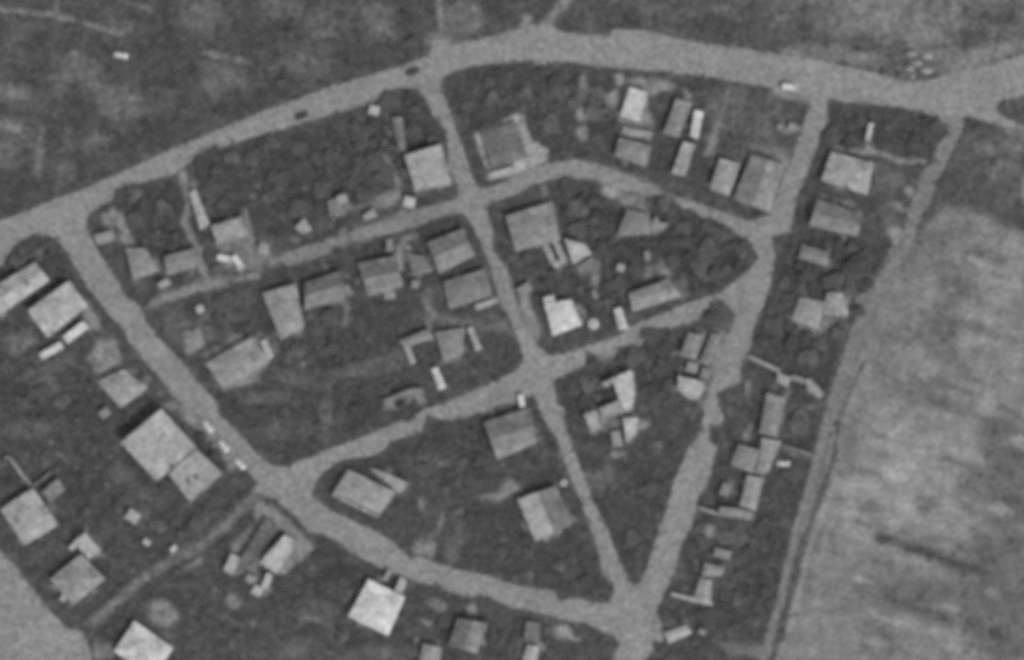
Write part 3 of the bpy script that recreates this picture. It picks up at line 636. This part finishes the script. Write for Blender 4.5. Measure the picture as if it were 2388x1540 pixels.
shed('white porch roof on the paved terrace of the dark hipped house', rect(1211,386,26,24,-15), 165)
shed('long pale verandah roof along the paved terrace', [(1140,405),(1195,388),(1197,398),(1144,416)], 160)
house('pale flat house in the corner of the centre street and inner lane', [(943,364),(1030,337),(1053,433),(970,448)], 'flat', 152, h=4.2)
building('long_shed', 'shed', 'grey long narrow shed in the dark garden above the pale flat house', [(913,276),(938,273),(948,350),(930,354)], 'gable', 106, h=2.8, rise=.6, many=False)
shed('white cube hut on the verge of the upper road', rect(873,258,24,22,10), 165)
shed('white square hut by the inner lane below the pale flat house', rect(955,472,26,24,10), 175)
shed('pale square hut on the inner lane, next to the white square hut', [(847,503),(872,486),(881,505),(852,516)], 142)
house('small grey cottage with a white corner, above the inner lane', [(762,470),(796,458),(800,500),(772,508)], 'hip', 114, h=2.8, rise=.6)
shed('white corner store on the small grey cottage', rect(799,466,22,22,70), 148, h=3.0)
shed('pale double hut alone above the inner lane', [(688,530),(710,509),(730,538),(705,547)], 150)
house('grey roofed house at the corner of the diagonal street and inner lane', [(294,580),(340,580),(374,632),(312,655)], 'hip', 126, h=3.2, rise=.7)
house('grey low house between the garden path and the corner house', [(383,598),(460,578),(468,620),(391,642)], 'gable', 122, h=3.0, rise=.7)
building('long_shed', 'shed', 'white long narrow shed leading down from the upper road', [(442,450),(457,443),(489,522),(468,538)], 'shed', 156, h=2.6, rise=.3, many=False)
house('pale flat house behind the two bright vans', [(492,528),(566,506),(584,552),(508,572)], 'flat', 146, h=3.6)
shed('pale hut at the inner lane below the grey low house', rect(384,662,28,17,-30), 145)
# middle blocks
house('grey hipped house joined to a second wing, largest roof of the middle block', [(612,684),(691,662),(710,764),(656,793)], 'hip', 130, h=3.4, rise=1.0)
house('grey gabled wing with a dim upper slope, joined to the largest roof', [(712,660),(795,632),(806,694),(712,724)], 'gable', 114, h=3.4, rise=3.0)
house('pale gabled house with a dim upper slope and a small porch', [(834,614),(924,597),(941,668),(860,692)], 'gable', 114, h=3.2, rise=3.3)
shed('pale porch below the gabled house with the dim upper slope', rect(909,688,26,20,-10), 134)
shed('white thin store beside the gabled house with the dim upper slope', [(919,592),(932,594),(941,630),(928,634)], 142)
shed('pale slim store near the inner lane', rect(909,573,16,30,0), 128)
house('bright gabled house with a dim upper slope near the centre street', [(997,566),(1080,534),(1107,596),(1026,638)], 'gable', 122, h=3.2, rise=3.3)
house('dull grey low house between two gabled houses', [(946,590),(988,598),(1012,632),(964,646)], 'hip', 110, h=2.8, rise=.6)
house('wide dull grey house along the centre street with a white strip below', [(1034,658),(1130,628),(1150,690),(1048,722)], 'hip', 112, h=3.2, rise=.8)
shed('white strip shed along the wide dull grey house', [(1106,712),(1157,693),(1162,705),(1112,726)], 150)
shed('tiny pale hut between the wide grey house and the porch', rect(968,664,16,18,0), 132)
house('grey square house on the diagonal street with a striped carport', [(480,848),(588,786),(630,846),(522,908)], 'hip', 130, h=3.4, rise=.9)
building('carport', 'carport', 'white striped carport at the end of the grey square house', [(608,796),(622,792),(638,832),(622,842)], 'shed', 165, h=2.4, rise=.2, many=False)
building('long_house', 'house', 'grey angled wing joined to the square hipped roof near the middle road', [(930,795),(1004,766),(1010,790),(944,812)], 'gable', 128, h=3.0, rise=.6)
house('grey square hipped roof between the angled wing and the white strip', [(1014,776),(1084,766),(1078,826),(1037,847)], 'hip', 122, h=3.2, rise=.7)
shed('white narrow shed below the angled grey wing', [(943,812),(957,809),(970,846),(957,851)], 152)
shed('white strip shed beside the square hipped roof', [(1089,766),(1102,763),(1124,815),(1110,820)], 150)
building('garage', 'garage', 'bright white narrow garage standing free above the middle road', [(1005,860),(1021,857),(1041,904),(1023,910)], 'gable', 182, h=2.5, rise=.4, many=False)
building('farm_shed', 'shed', 'grey arched row of low sheds above the middle road', [(893,933),(960,906),(986,906),(995,940),(980,946),(962,922),(922,934),(920,946),(904,955)], 'flat', 130, h=2.5, many=False)
house('dull grey house in the corner of the inner loop and centre street', [(1178,505),(1288,470),(1306,560),(1204,588)], 'hip', 122, h=3.4, rise=1.0)
building('courtyard_house', 'house', 'white U-shaped house round a small dark court', [(1262,572),(1276,566),(1298,610),(1306,607),(1287,562),(1297,558),(1320,602),(1318,618),(1296,626),(1286,618)], 'flat', 152, h=3.2)
building('house', 'house', 'white wedge-shaped roof beside the U-shaped house', [(1316,558),(1364,570),(1379,592),(1337,618)], 'flat', 172, h=3.4, wall=140)
house('grey square roof joined below the white wedge', [(1340,622),(1382,600),(1389,632),(1357,647)], 'flat', 116, h=3.0)
house('bright white square house beside the centre street, with a round tank', [(1269,708),(1333,700),(1357,758),(1289,784)], 'hip', 184, h=3.6, rise=.6)
shed('white box annex at the top corner of the bright square house', rect(1281,701,26,20,-15), 172, h=3.0)
shed('grey hut by the centre street above the bright square house', rect(1224,675,32,22,-30), 128)
shed('tiny pale hut in the dark garden between the white houses', rect(1447,625,18,18,20), 148)
shed('slim pale store at the edge of the dark orchard', rect(1509,598,13,24,-8), 128)
shed('slim grey store between the bright square house and the pale strip garage', rect(1387,688,12,22,-15), 126)
building('garage', 'garage', 'white narrow garage on the middle road opposite the bent tree', [(1431,721),(1449,717),(1465,767),(1442,770)], 'gable', 174, h=2.5, rise=.4, many=False)
house('two-slope grey house on the middle road, white western end', [(1465,684),(1560,651),(1589,692),(1476,727)], 'gable', 130, h=3.2, rise=1.2)
house('dull grey house in the middle of the loop block', [(1462,490),(1515,500),(1520,546),(1437,552)], 'hip', 116, h=3.2, rise=.9)
shed('pale cross-shaped store beside the dull grey loop house', [(1520,518),(1530,505),(1540,520),(1560,520),(1556,532),(1530,548),(1518,540)], 138, kind='flat')
# wedge between the middle road and the field side street
house('grey narrow house in the wedge, beside the big round tree', [(1606,776),(1643,784),(1622,840),(1584,829)], 'gable', 122, h=3.0, rise=.7)
house('dull grey strip house along the field side street', [(1660,778),(1686,786),(1652,854),(1630,846)], 'gable', 116, h=3.0, rise=.6)
house('white flat house at the lower end of the wedge yard', [(1581,877),(1646,892),(1629,933),(1604,930),(1580,908)], 'flat', 164, h=3.4)
shed('pale square hut above the white flat house', rect(1614,857,26,24,10), 136)
shed('grey square hut beside the pale one above the white flat house', rect(1645,872,22,26,10), 124)
building('house', 'house', 'white tall L-shaped house in the wedge above the spur street', [(1406,893),(1470,864),(1476,870),(1481,918),(1474,956),(1455,960),(1442,928),(1430,893),(1410,904)], 'flat', 174, h=4.2, wall=150)
building('house', 'house', 'grey middle wing below the white L-shaped house', [(1397,952),(1445,934),(1455,962),(1410,978)], 'flat', 150, h=3.2)
building('house', 'house', 'pale box wing on the spur street side of the L-shaped house', [(1361,966),(1390,957),(1402,1001),(1379,1011)], 'flat', 156, h=3.4)
building('house', 'house', 'white box wing below the L-shaped house, garden side', [(1452,976),(1487,974),(1484,1016),(1461,1031)], 'flat', 174, h=3.4)
shed('pale lean-to between the two box wings', rect(1438,1024,22,36,-10), 142)
house('two-tone gabled house in the corner above the spur street', [(1128,985),(1237,950),(1251,1034),(1160,1073)], 'gable', 118, h=3.4, rise=3.4)
house('two-tone gabled house lower on the spur street, white western slope', [(1206,1164),(1298,1132),(1336,1222),(1249,1263)], 'gable', 104, h=3.4, rise=.8, two=(-1, 0, 160))
house('pale hipped house at the lower junction, white eaves edge', [(778,1148),(813,1095),(922,1147),(886,1200)], 'hip', 136, h=3.4, rise=.8)
house('pale wing on the garden side of the hipped junction house', [(862,1090),(905,1103),(955,1128),(930,1150)], 'gable', 142, h=3.0, rise=.6)

# ------------------------------------------------------------------ garden walls
def garden_wall(label, pts, tone, thick=0.6, h=1.6):
    p = [W(*q) for q in pts]; o = p[0].copy(); mb = MB(); cp = MB()
    for a, b in zip(p[:-1], p[1:]):
        d = b-a; m = (a+b)/2-o; rz = math.atan2(d.y, d.x)
        mb.box(m.x, m.y, h/2, d.length - .004, thick, h, rz); cp.box(m.x, m.y, h+.06, d.length, thick+.12, .12, rz)
    t = thing('garden_wall', o, label, 'wall', 'garden walls')
    mb.build('wall_body', mat('wall', tone-10), t); cp.build('coping', mat('roof', tone), t)
    BLOCKED.append([pts[0], pts[-1], (pts[-1][0]+1, pts[-1][1]+6), (pts[0][0]+1, pts[0][1]+6)])
garden_wall('white straight wall beside the narrow house near the road fork', [(1564,1385),(1600,1394),(1661,1409)], 158, 1.0)
garden_wall('white wall running from the field side street to the terrace annex', [(1629,1183),(1652,1192),(1676,1199)], 142, .8)
garden_wall('long pale garden wall ending at two sheds by the far track', [(1744,831),(1791,853),(1820,868)], 140, 1.0)
garden_wall('pale wall between the two sheds of the long garden wall', [(1845,880),(1862,884),(1874,890)], 136, 1.6)
garden_wall('stone yard wall leading up from the flat-topped grey house', [(12,1066),(26,1070),(45,1098),(72,1130)], 128, 1.0)
garden_wall('dull wall crossing from the stone yard wall towards the big block', [(78,1134),(100,1118),(120,1102)], 112, .9)
garden_wall('pale fence wall by the white car near the far track', [(1823,1040),(1855,1048),(1891,1060)], 126, .5)
garden_wall('white eaves wall along the street front of the hipped junction house', [(776,1152),(830,1180),(884,1206)], 150, .7, 2.2)

# ------------------------------------------------------------------ vehicles
def make_car(tone, glass=140):
    t = bpy.data.objects.new('car', None); COL.objects.link(t)
    b = bmesh.new()
    prof = [(-2.0,.35),(-2.02,.72),(-1.75,.85),(-1.25,.9),(.75,.9),(1.6,.82),(1.98,.68),(2.0,.35)]
    def extr(pr, hw0, hw1, zc):
        n = len(pr); vs = []
        for s in (-1, 1):
            for (x, z) in pr: vs.append(b.verts.new((x, s*(hw0 if z < zc else hw1), z)))
        b.faces.new(vs[:n]); b.faces.new(list(reversed(vs[n:])))
        for i in range(n): b.faces.new((vs[i], vs[n+i], vs[n+(i+1) % n], vs[(i+1) % n]))
    extr(prof, .8, .74, .8)
    bmesh.ops.bevel(b, geom=list(b.edges), offset=.05, segments=1, affect='EDGES'); bmesh.ops.recalc_face_normals(b, faces=b.faces)
    me = bpy.data.meshes.new('body'); b.to_mesh(me); b.free(); me.materials.append(mat('paint', tone))
    o = bpy.data.objects.new('body', me); COL.objects.link(o); o.parent = t
    mb = MB(); mb.v = [(-1.3,-.7,.9),(.75,-.7,.9),(.75,.7,.9),(-1.3,.7,.9),(-.95,-.58,1.33),(.25,-.58,1.33),(.25,.58,1.33),(-.95,.58,1.33)]
    mb.f = [(0,1,5,4),(1,2,6,5),(2,3,7,6),(3,0,4,7),(4,5,6,7)]
    mb.build('window', mat('glass', glass), t)
    MB().box(-.35, 0, 1.36, 1.24, 1.2, .06).build('car_roof', mat('paint', tone), t)
    for x in (-1.25, 1.25):
        for y in (-.74, .74):
            w = MB(); n = 14
            for yy in (-.09, .09):
                for i in range(n):
                    a = 2*math.pi*i/n; w.v.append((x+.31*math.cos(a), y+yy, .31+.31*math.sin(a)))
            w.f = [tuple(range(n)), tuple(range(2*n-1, n-1, -1))] + [(i, n+i, n+(i+1) % n, (i+1) % n) for i in range(n)]
            w.build('wheel', mat('rubber', 45), t)
    for y in (-.52, .52): MB().box(2.0, y, .6, .05, .22, .16).build('headlight', mat('glass', 150), t)
    return t
def make_van(tone):
    t = bpy.data.objects.new('van', None); COL.objects.link(t)
    mb = MB(); pr = [(-2.2,.4),(-2.2,2.0),(1.4,2.0),(1.75,1.25),(2.2,1.1),(2.2,.4)]; n = len(pr)
    for s in (-.88, .88): mb.v += [(x, s, z) for x, z in pr]
    mb.f = [tuple(range(n)), tuple(range(2*n-1, n-1, -1))] + [(i, n+i, n+(i+1) % n, (i+1) % n) for i in range(n)]
    mb.build('body', mat('paint', tone), t)
    g = MB(); g.v = [(1.44,-.74,1.96),(1.44,.74,1.96),(1.76,.74,1.29),(1.76,-.74,1.29)]; g.v = [(x+.02, y, z+.01) for x, y, z in g.v]; g.f = [(0,3,2,1)]
    g.build('windscreen', mat('glass', 60), t)
    for x in (-1.35, 1.35):
        for y in (-.8, .8):
            w = MB(); k = 14
            for yy in (-.1, .1):
                for i in range(k):
                    a = 2*math.pi*i/k; w.v.append((x+.36*math.cos(a), y+yy, .36+.36*math.sin(a)))
            w.f = [tuple(range(k)), tuple(range(2*k-1, k-1, -1))] + [(i, k+i, k+(i+1) % k, (i+1) % k) for i in range(k)]
            w.build('wheel', mat('rubber', 45), t)
    for y in (-.6, .6): MB().box(2.21, y, .75, .05, .24, .2).build('headlight', mat('glass', 150), t)
    return t
white_car, dark_car, white_van = make_car(212), make_car(70, 50), make_van(205)
used = set()
def park(proto, x, y, deg, label, cat, group, z=0.17):
    o = proto if proto.name not in used else copy_tree(proto)
    used.add(proto.name)
    o.location = W(x, y, z); o.rotation_euler = (0, 0, math.radians(-deg))
    tag(o, label, cat, group)
G = 'cars parked along the streets'
park(white_car, 485, 995, 52, 'white car parked by the big block, uppermost of its row', 'car', G)
park(white_car, 522, 1041, 50, 'white car in the middle of the row beside the big block', 'car', G)
park(white_car, 560, 1082, 47, 'white car parked at the lower end of the row by the junction', 'car', G)
park(white_car, 283, 130, 10, 'lone white car in the scrubland above the upper road', 'car', G, .01)
park(white_car, 1828, 1082, 5, 'white car in the terrace garden near the far track', 'car', G, .01)
park(dark_car, 704, 271, -20, 'dark car driving on the upper road', 'car', 'moving cars')
park(dark_car, 963, 168, -20, 'dark car on the upper road close to the centre street mouth', 'car', 'moving cars')
park(white_van, 524, 603, 10, 'brightest white van beside the pale flat house', 'van', 'vans', .01)
park(white_van, 555, 611, 55, 'white van turned askew next to the brightest van', 'van', 'vans', .01)
park(white_van, 1841, 204, 5, 'white van parked on the lower verge of the upper road', 'van', 'vans')
park(white_van, 1217, 938, 78, 'pale van parked at the corner of the middle road and spur street', 'van', 'vans')

# ------------------------------------------------------------------ round tanks and heaps
def tank(x, y, r, h, label, tone):
    t = thing('water_tank', W(x, y), label, 'tank', 'round water tanks')
    MB().cyl(0, 0, 0, h, r, r, 24).build('tank_body', mat('wall', tone-15), t)
    l = MB().cyl(0, 0, h, h+.25, r+.08, .35, 24).build('lid', mat('roof', tone), t)
    MB().cyl(.2, .1, h+.2, h+.36, .3, .3, 12).build('hatch', mat('metal', 150), l)
tank(467, 721, 1.25, 1.8, 'white round tank alone in the dark garden below the inner lane', 168)
tank(1384, 756, 1.6, 2.0, 'white round tank beside the bright square house', 176)
tank(1315, 1126, 1.1, 1.6, 'white round tank behind the two-tone house on the spur street', 165)
tank(497, 1040, .6, 1.2, 'small round tank in the yard of the big block', 120)
def heap(x, y, rx, ry, tone, label):
    b = bmesh.new(); bmesh.ops.create_icosphere(b, subdivisions=3, radius=1)
    for v in b.verts:
        k = 1 + random.uniform(-.12, .12); v.co = Vector((v.co.x*rx*k, v.co.y*ry*k, max(-.05, v.co.z)*0.7*k*min(rx, ry)))
    me = bpy.data.meshes.new('gravel_heap'); b.to_mesh(me); b.free(); me.materials.append(mat('gravel', tone))
    o = bpy.data.objects.new('gravel_heap', me); COL.objects.link(o); o.location = W(x, y)
    tag(o, label, 'heap', 'pale heaps beside the upper road')
for x, y, rx, ry, tn in ((2126,126,1.7,.8,151), (2163,131,1.7,1.0,154), (2139,148,1.4,.8,148), (2121,161,1.2,.8,148), (2161,166,1.6,.9,160), (2128,178,.9,.8,142)):
    heap(x, y, rx, ry, tn, 'pale low gravel heap in the open ground above the upper road')

# ------------------------------------------------------------------ trees
def tree_mesh(seed, flat=.75):
    r = random.Random(seed); v = []; f = []
    lobes = [(r.uniform(-.55, .55), r.uniform(-.55, .55), r.uniform(-.15, .3), r.uniform(.38, .6)) for _ in range(9)]
    lobes.append((0, 0, .1, .7))
    for (lx, ly, lz, lr) in lobes:
        for _ in range(62):
            th = r.uniform(0, 2*math.pi); u = r.uniform(-.6, 1); q = math.sqrt(1-u*u); k = lr*r.uniform(.75, 1.06)
            p = Vector((lx+k*q*math.cos(th), ly+k*q*math.sin(th), (lz+k*u)*flat))
            n = Vector((r.gauss(0, .55)+q*math.cos(th)*.8, r.gauss(0, .55)+q*math.sin(th)*.8, r.gauss(0, .4)+u+.5)).normalized()
            a = n.orthogonal().normalized(); b2 = n.cross(a); s = r.uniform(.09, .17)
            w = r.uniform(0, 6.28); a, b2 = a*math.cos(w)+b2*math.sin(w), b2*math.cos(w)-a*math.sin(w)
            i = len(v); v += [p-a*s, p-b2*s*.6, p+a*s, p+b2*s*.6]; f.append((i, i+1, i+2, i+3))
    return v, f
def trunk_mesh(seed):
    r = random.Random(seed); mb = MB(); mb.cyl(0, 0, -.05, 1.0, .085, .05, 8)
    for k in range(4):
        a = k*1.57 + r.uniform(-.4, .4); e = Vector((math.cos(a)*.45, math.sin(a)*.45, 1.45)); s0 = Vector((0, 0, .85)); i = len(mb.v)
        for p, w in ((s0, .035), (e, .012)):
            for t in range(4): mb.v.append((p.x+w*math.cos(t*1.57), p.y+w*math.sin(t*1.57), p.z))
        mb.f += [(i+t, i+(t+1) % 4, i+4+(t+1) % 4, i+4+t) for t in range(4)]
    return mb
LEAF = [84, 90, 96, 104]
PROTO = []
for s in range(8):
    v, f = tree_mesh(s*7+3)
    root = bpy.data.objects.new('garden_tree', None); COL.objects.link(root)
    mesh_obj('crown', v, f, mat('leaf', LEAF[s % 4]), root, loc=(0, 0, 1.25))
    trunk_mesh(s).build('trunk', mat('bark', 70), root)
    PROTO.append(root)
proto_used = [False]*len(PROTO)
def plant(x, y, r, hk, label, group, cat='tree', name=None, kind=None):
    i = random.randrange(len(PROTO)) if kind is None else kind
    o = PROTO[i] if not proto_used[i] else copy_tree(PROTO[i])
    proto_used[i] = True
    o.location = W(x, y); o.rotation_euler = (0, 0, random.uniform(0, 6.28)); o.scale = (r, r, hk)
    tag(o, label, cat, group)
    return o
TREES = []
def solo(x, y, R, h, label): plant(x, y, R*S/1.12, h*.5, label, None); TREES.append((x, y, R))
solo(1680, 738, 36, 3.0, 'big round dark tree standing in the mouth of the middle road')
solo(1893, 632, 32, 2.6, 'round dark tree overhanging the dim hipped house')
solo(1398, 252, 36, 2.8, 'large dark tree beside the bright flat-roofed house')
solo(1962, 772, 26, 2.2, 'dark round tree between the cross-wing house and the far track')
solo(2004, 727, 18, 1.8, 'small dark round tree at the edge of the far track')
solo(1998, 625, 38, 2.6, 'largest dark tree of the clump near the far track')
solo(1945, 660, 30, 2.4, 'dark tree between the round tree and the clump by the far track')
solo(1866, 984, 34, 2.3, 'dark spreading tree behind the long terrace wing')
solo(1850, 1105, 28, 2.2, 'dark tree in the garden by the white terrace car')
solo(770, 742, 26, 1.8, 'dark bush in front of the gabled wing')
solo(735, 765, 24, 1.8, 'dark bush below the largest roof of the middle block')
solo(866, 1082, 15, 1.5, 'dark round bush on the verge above the hipped junction house')
solo(466, 1016, 12, 1.6, 'small dark tree in the yard of the big block, upper one')
solo(500, 1062, 14, 1.6, 'small dark tree in the yard of the big block, lower one')
solo(1505, 780, 16, 1.6, 'dark bush at the edge of the middle road below the white garage')
solo(964, 98, 17, 1.7, 'dark bush above the upper road near the centre street mouth')
solo(2346, 252, 16, 1.5, 'dark bush in the corner between the upper road branches')
solo(1850, 695, 16, 1.6, 'dark bush at the upper corner of the cross-wing house')
BLOCK = [
 ('trees of the upper garden', 'dark garden tree in the block between upper road and ringed terrace house', [(1030,165),(1440,160),(1440,330),(1280,340),(1200,260),(1095,310),(1060,270)], 16),
 ('trees round the grey narrow shed', 'dark tree in the garden around the long grey narrow shed', [(885,225),(985,215),(1035,310),(1030,335),(945,360),(940,430),(890,440),(860,290)], 16),
 ('trees of the wide orchard', 'dark orchard tree under the upper road between two white huts', [(450,385),(500,350),(870,275),(900,430),(840,470),(600,560),(590,480),(500,490)], 33),
 ('trees of the walled garden', 'dark tree in the garden between two pale paths by the corner house', [(268,460),(420,410),(440,520),(455,575),(380,590),(300,530)], 9),
 ('trees of the loop block', 'dark tree in the garden under the bend of the inner loop road', [(1290,425),(1410,425),(1430,570),(1320,550)], 12),
 ('trees of the dense orchard', 'dark tree in the dense orchard at the eastern bend of the loop road', [(1530,465),(1620,490),(1745,575),(1755,610),(1640,690),(1600,680),(1540,600),(1500,560)], 24),
 ('trees between the white houses', 'dark tree in the garden among the white houses of the loop block', [(1395,565),(1500,580),(1460,690),(1380,740),(1230,650),(1210,600)], 16),
 ('trees of the big middle garden', 'dark low tree in the large garden above the middle road', [(520,950),(640,890),(890,890),(985,955),(760,1050),(640,1085)], 14),
 ('trees of the junction garden', 'dark low tree in the garden between hipped junction house and middle road', [(740,1120),(980,1020),(1110,985),(1150,1080),(1100,1150),(970,1100)], 7),
 ('trees of the spur garden', 'dark low tree in the triangular garden above the lower street', [(1020,1300),(1090,1190),(1200,1190),(1250,1270),(1345,1230),(1420,1390)], 7),
 ('trees of the wedge garden', 'dark low tree in the sharp wedge between two streets', [(1340,1080),(1500,1020),(1620,1020),(1480,1350)], 5),
 ('trees by the wedge houses', 'dark tree in the garden around the white L-shaped house', [(1290,890),(1500,800),(1590,780),(1570,960),(1500,960),(1350,960)], 14),
 ('trees of the corner block', 'dark tree in the corner garden below the upper road branch', [(1935,245),(2200,275),(2140,375),(2050,350),(1920,340)], 10),
 ('trees of the far clump', 'dark tree in the clump beside the far track', [(1800,600),(1860,560),(2060,570),(2070,640),(2000,740),(1930,690),(1850,690),(1780,730)], 12),
 ('trees behind the long garden wall', 'dark tree in the garden above the long pale garden wall', [(1760,770),(1840,745),(1970,785),(1930,920),(1890,885),(1750,830)], 12),
 ('trees below the terrace', 'dark tree in the gardens below the terrace by the far track', [(1830,1100),(1890,1100),(1800,1480),(1560,1440),(1680,1400),(1740,1230)], 16),
 ('trees of the western gardens', 'dark tree in the western gardens beside the big flat-roofed block', [(0,840),(200,830),(230,960),(280,1010),(330,1120),(430,1180),(160,1260),(100,1060),(0,1050)], 20),
 ('trees along the dim lane', 'dark tree beside the dim lane below the big block', [(200,1230),(440,1190),(570,1175),(440,1290),(300,1400),(240,1450),(230,1520),(300,1420)], 10),
 ('trees below the lower street', 'dark tree in the gardens below the lower street', [(560,1480),(760,1250),(880,1330),(980,1380),(1420,1490),(1420,1540),(1150,1540),(960,1480),(760,1520)], 12),
 ('bushes along the corner verge', 'dark bush on the verge where the upper road meets the diagonal street', [(0,595),(50,562),(120,560),(200,690),(150,650),(80,605),(0,640)], 7),
 ('trees of the lane gardens', 'dark low tree in the gardens between inner lane and diagonal street', [(400,720),(600,660),(620,790),(480,770)], 6),
 ('trees of the middle block', 'dark tree in the gardens behind the gabled houses of the middle block', [(660,840),(740,780),(930,690),(980,760),(930,830),(800,870)], 8),
 ('scrubland bushes', 'dark low bush in the open scrubland above the upper road', [(0,60),(300,90),(500,0),(1000,0),(960,130),(560,250),(200,420),(0,480)], 8),
]
DENSE = {'trees of the upper garden','trees round the grey narrow shed','trees of the wide orchard','trees of the loop block','trees of the dense orchard','trees between the white houses','trees by the wedge houses','trees of the far clump','trees behind the long garden wall','bushes along the corner verge','trees of the corner block'}
obst = [p for _, p in ROADS] + BLOCKED
def blocked(x, y, m):
    px, py = np.array([x]), np.array([y])
    for q in obst:
        xs_ = [p[0] for p in q]; ys_ = [p[1] for p in q]
        if x < min(xs_)-m or x > max(xs_)+m or y < min(ys_)-m or y > max(ys_)+m: continue
        ins, d = inside_dist(px, py, q)
        if ins[0] or d[0] < m: return True
    return False
for group, label, poly, n in BLOCK:
    dense = group in DENSE
    sizes = (9, 12, 15, 19, 25) if dense else ((6, 8, 10) if 'scrub' in group else (7, 9, 12, 16, 20))
    xs_ = [p[0] for p in poly]; ys_ = [p[1] for p in poly]; k = 0
    for _ in range(n*25):
        if k >= n: break
        x, y = random.uniform(min(xs_), max(xs_)), random.uniform(min(ys_), max(ys_))
        if not inside_dist(np.array([x]), np.array([y]), poly)[0][0]: continue
        R = random.choice(sizes)
        if tone_at(np.array([x]), np.array([y]))[0] > 94: continue
        if blocked(x, y, R*.8): continue
        if any((x-a)**2 + (y-b)**2 < (0.68*(R+c))**2 for a, b, c in TREES): continue
        TREES.append((x, y, R)); k += 1
        plant(x, y, R*S, random.uniform(.6, .95) if dense else random.uniform(.5, .85), label, group)

# ------------------------------------------------------------------ low undergrowth that nobody could count
r2 = np.random.default_rng(9)
NX, NY = int(MW/2)+60, int(MH/2)+60
bx, by = np.meshgrid(np.arange(NX)*2-60.0, np.arange(NY)*2-60.0)
occ = np.zeros(bx.shape, bool); road_polys = [p for _, p in ROADS]
for q in obst:
    xs_ = [p[0] for p in q]; ys_ = [p[1] for p in q]
    i0, i1 = np.clip([int((min(xs_)+60)/2)-2, int((max(xs_)+60)/2)+3], 0, NX); j0, j1 = np.clip([int((min(ys_)+60)/2)-2, int((max(ys_)+60)/2)+3], 0, NY)
    if i1 <= i0 or j1 <= j0: continue
    ins, dd = inside_dist(bx[j0:j1, i0:i1], by[j0:j1, i0:i1], q)
    occ[j0:j1, i0:i1] |= (ins & (dd > 4.0)) if q in road_polys else (ins | (dd < 1.2))
tmap = tone_at(bx.ravel(), by.ravel()).reshape(bx.shape)
coarse = r2.random((NY//14+3, NX//14+3))
def bil(a, u, v):
    i, j = int(u), int(v); fu, fv = u-i, v-j
    return (a[j, i]*(1-fu)+a[j, i+1]*fu)*(1-fv) + (a[j+1, i]*(1-fu)+a[j+1, i+1]*fu)*fv
UV, UF, UM = [], [], []
ru = random.Random(77); made = 0
for _ in range(60000):
    if made >= 9500: break
    i, j = ru.randrange(NX), ru.randrange(NY)
    t = tmap[j, i]
    if occ[j, i] or t > (101 if ru.random() < .8 else 116): continue
    if ru.random() > (1.0 if t < 76 else .75 if t < 84 else .35)*(.25+1.2*bil(coarse, i/14, j/14)): continue
    p0 = W(bx[j, i]+ru.uniform(-1, 1), by[j, i]+ru.uniform(-1, 1)); R = ru.choice((.4, .55, .7, .9, 1.25)); hh = R*ru.uniform(.5, .8); made += 1
    mi = ru.choice((0, 0, 1, 1, 2, 3))
    for _k in range(int(7+R*9)):
        th = ru.uniform(0, 6.283); q = R*math.sqrt(ru.random()); z = hh*(1-(q/R)**2*.8)*ru.uniform(.5, 1.1)+.02
        n = Vector((ru.gauss(0, .45), ru.gauss(0, .45), 1)).normalized(); a = n.orthogonal().normalized(); b2 = n.cross(a); s0 = ru.uniform(.16, .34)
        w0 = ru.uniform(0, 6.28); a, b2 = a*math.cos(w0)+b2*math.sin(w0), b2*math.cos(w0)-a*math.sin(w0)
        c = p0 + Vector((q*math.cos(th), q*math.sin(th), z)); k = len(UV)
        UV += [c-a*s0, c-b2*s0*.7, c+a*s0, c+b2*s0*.7]; UF.append((k, k+1, k+2, k+3)); UM.append(mi)
ug = mesh_obj('undergrowth', UV, UF, mat('leaf', 80)); tag(ug, kind='stuff')
for tn in (90, 100, 114): ug.data.materials.append(mat('leaf', tn))
ug.data.polygons.foreach_set('material_index', UM)

# ------------------------------------------------------------------ light, sky, camera
w = bpy.data.worlds.new('World'); SC.world = w; w.use_nodes = True
nt = w.node_tree; bg = nt.nodes['Background']
sky = nt.nodes.new('ShaderNodeTexSky'); sky.sky_type = 'NISHITA'; sky.sun_disc = False
EL = math.radians(54); sx, sy = 0.65, -0.76
sky.sun_elevation = EL; sky.sun_rotation = math.atan2(sx, sy)
bw = nt.nodes.new('ShaderNodeRGBToBW')
nt.links.new(sky.outputs[0], bw.inputs[0]); nt.links.new(bw.outputs[0], bg.inputs['Color']); bg.inputs['Strength'].default_value = 0.15
sl = bpy.data.lights.new('sun', 'SUN'); sl.energy = 1.15; sl.angle = math.radians(10); sl.color = (1, 1, 1)
so = bpy.data.objects.new('sun', sl); COL.objects.link(so)
d = Vector((sx, sy, 0)).normalized()*math.cos(EL) + Vector((0, 0, math.sin(EL)))
so.rotation_euler = d.to_track_quat('Z', 'Y').to_euler(); so.location = d*300

cam = bpy.data.cameras.new('camera'); co = bpy.data.objects.new('camera', cam); COL.objects.link(co)
H = 2400.0
co.location = (0, 0, H); co.rotation_euler = (0, 0, 0)
cam.sensor_width = 36; cam.lens = 36*H/(MW*S); cam.clip_start = 10; cam.clip_end = 20000
SC.camera = co
SC.view_settings.view_transform = 'Standard'; SC.view_settings.look = 'None'
SC.view_settings.exposure = 0.50; SC.view_settings.gamma = 1.0; SC.view_settings.use_curve_mapping = False
SC.render.engine = 'CYCLES'
SC.cycles.pixel_filter_type = 'BLACKMAN_HARRIS'; SC.cycles.filter_width = 6.2
SC.cycles.max_bounces = 4; SC.cycles.use_denoising = False
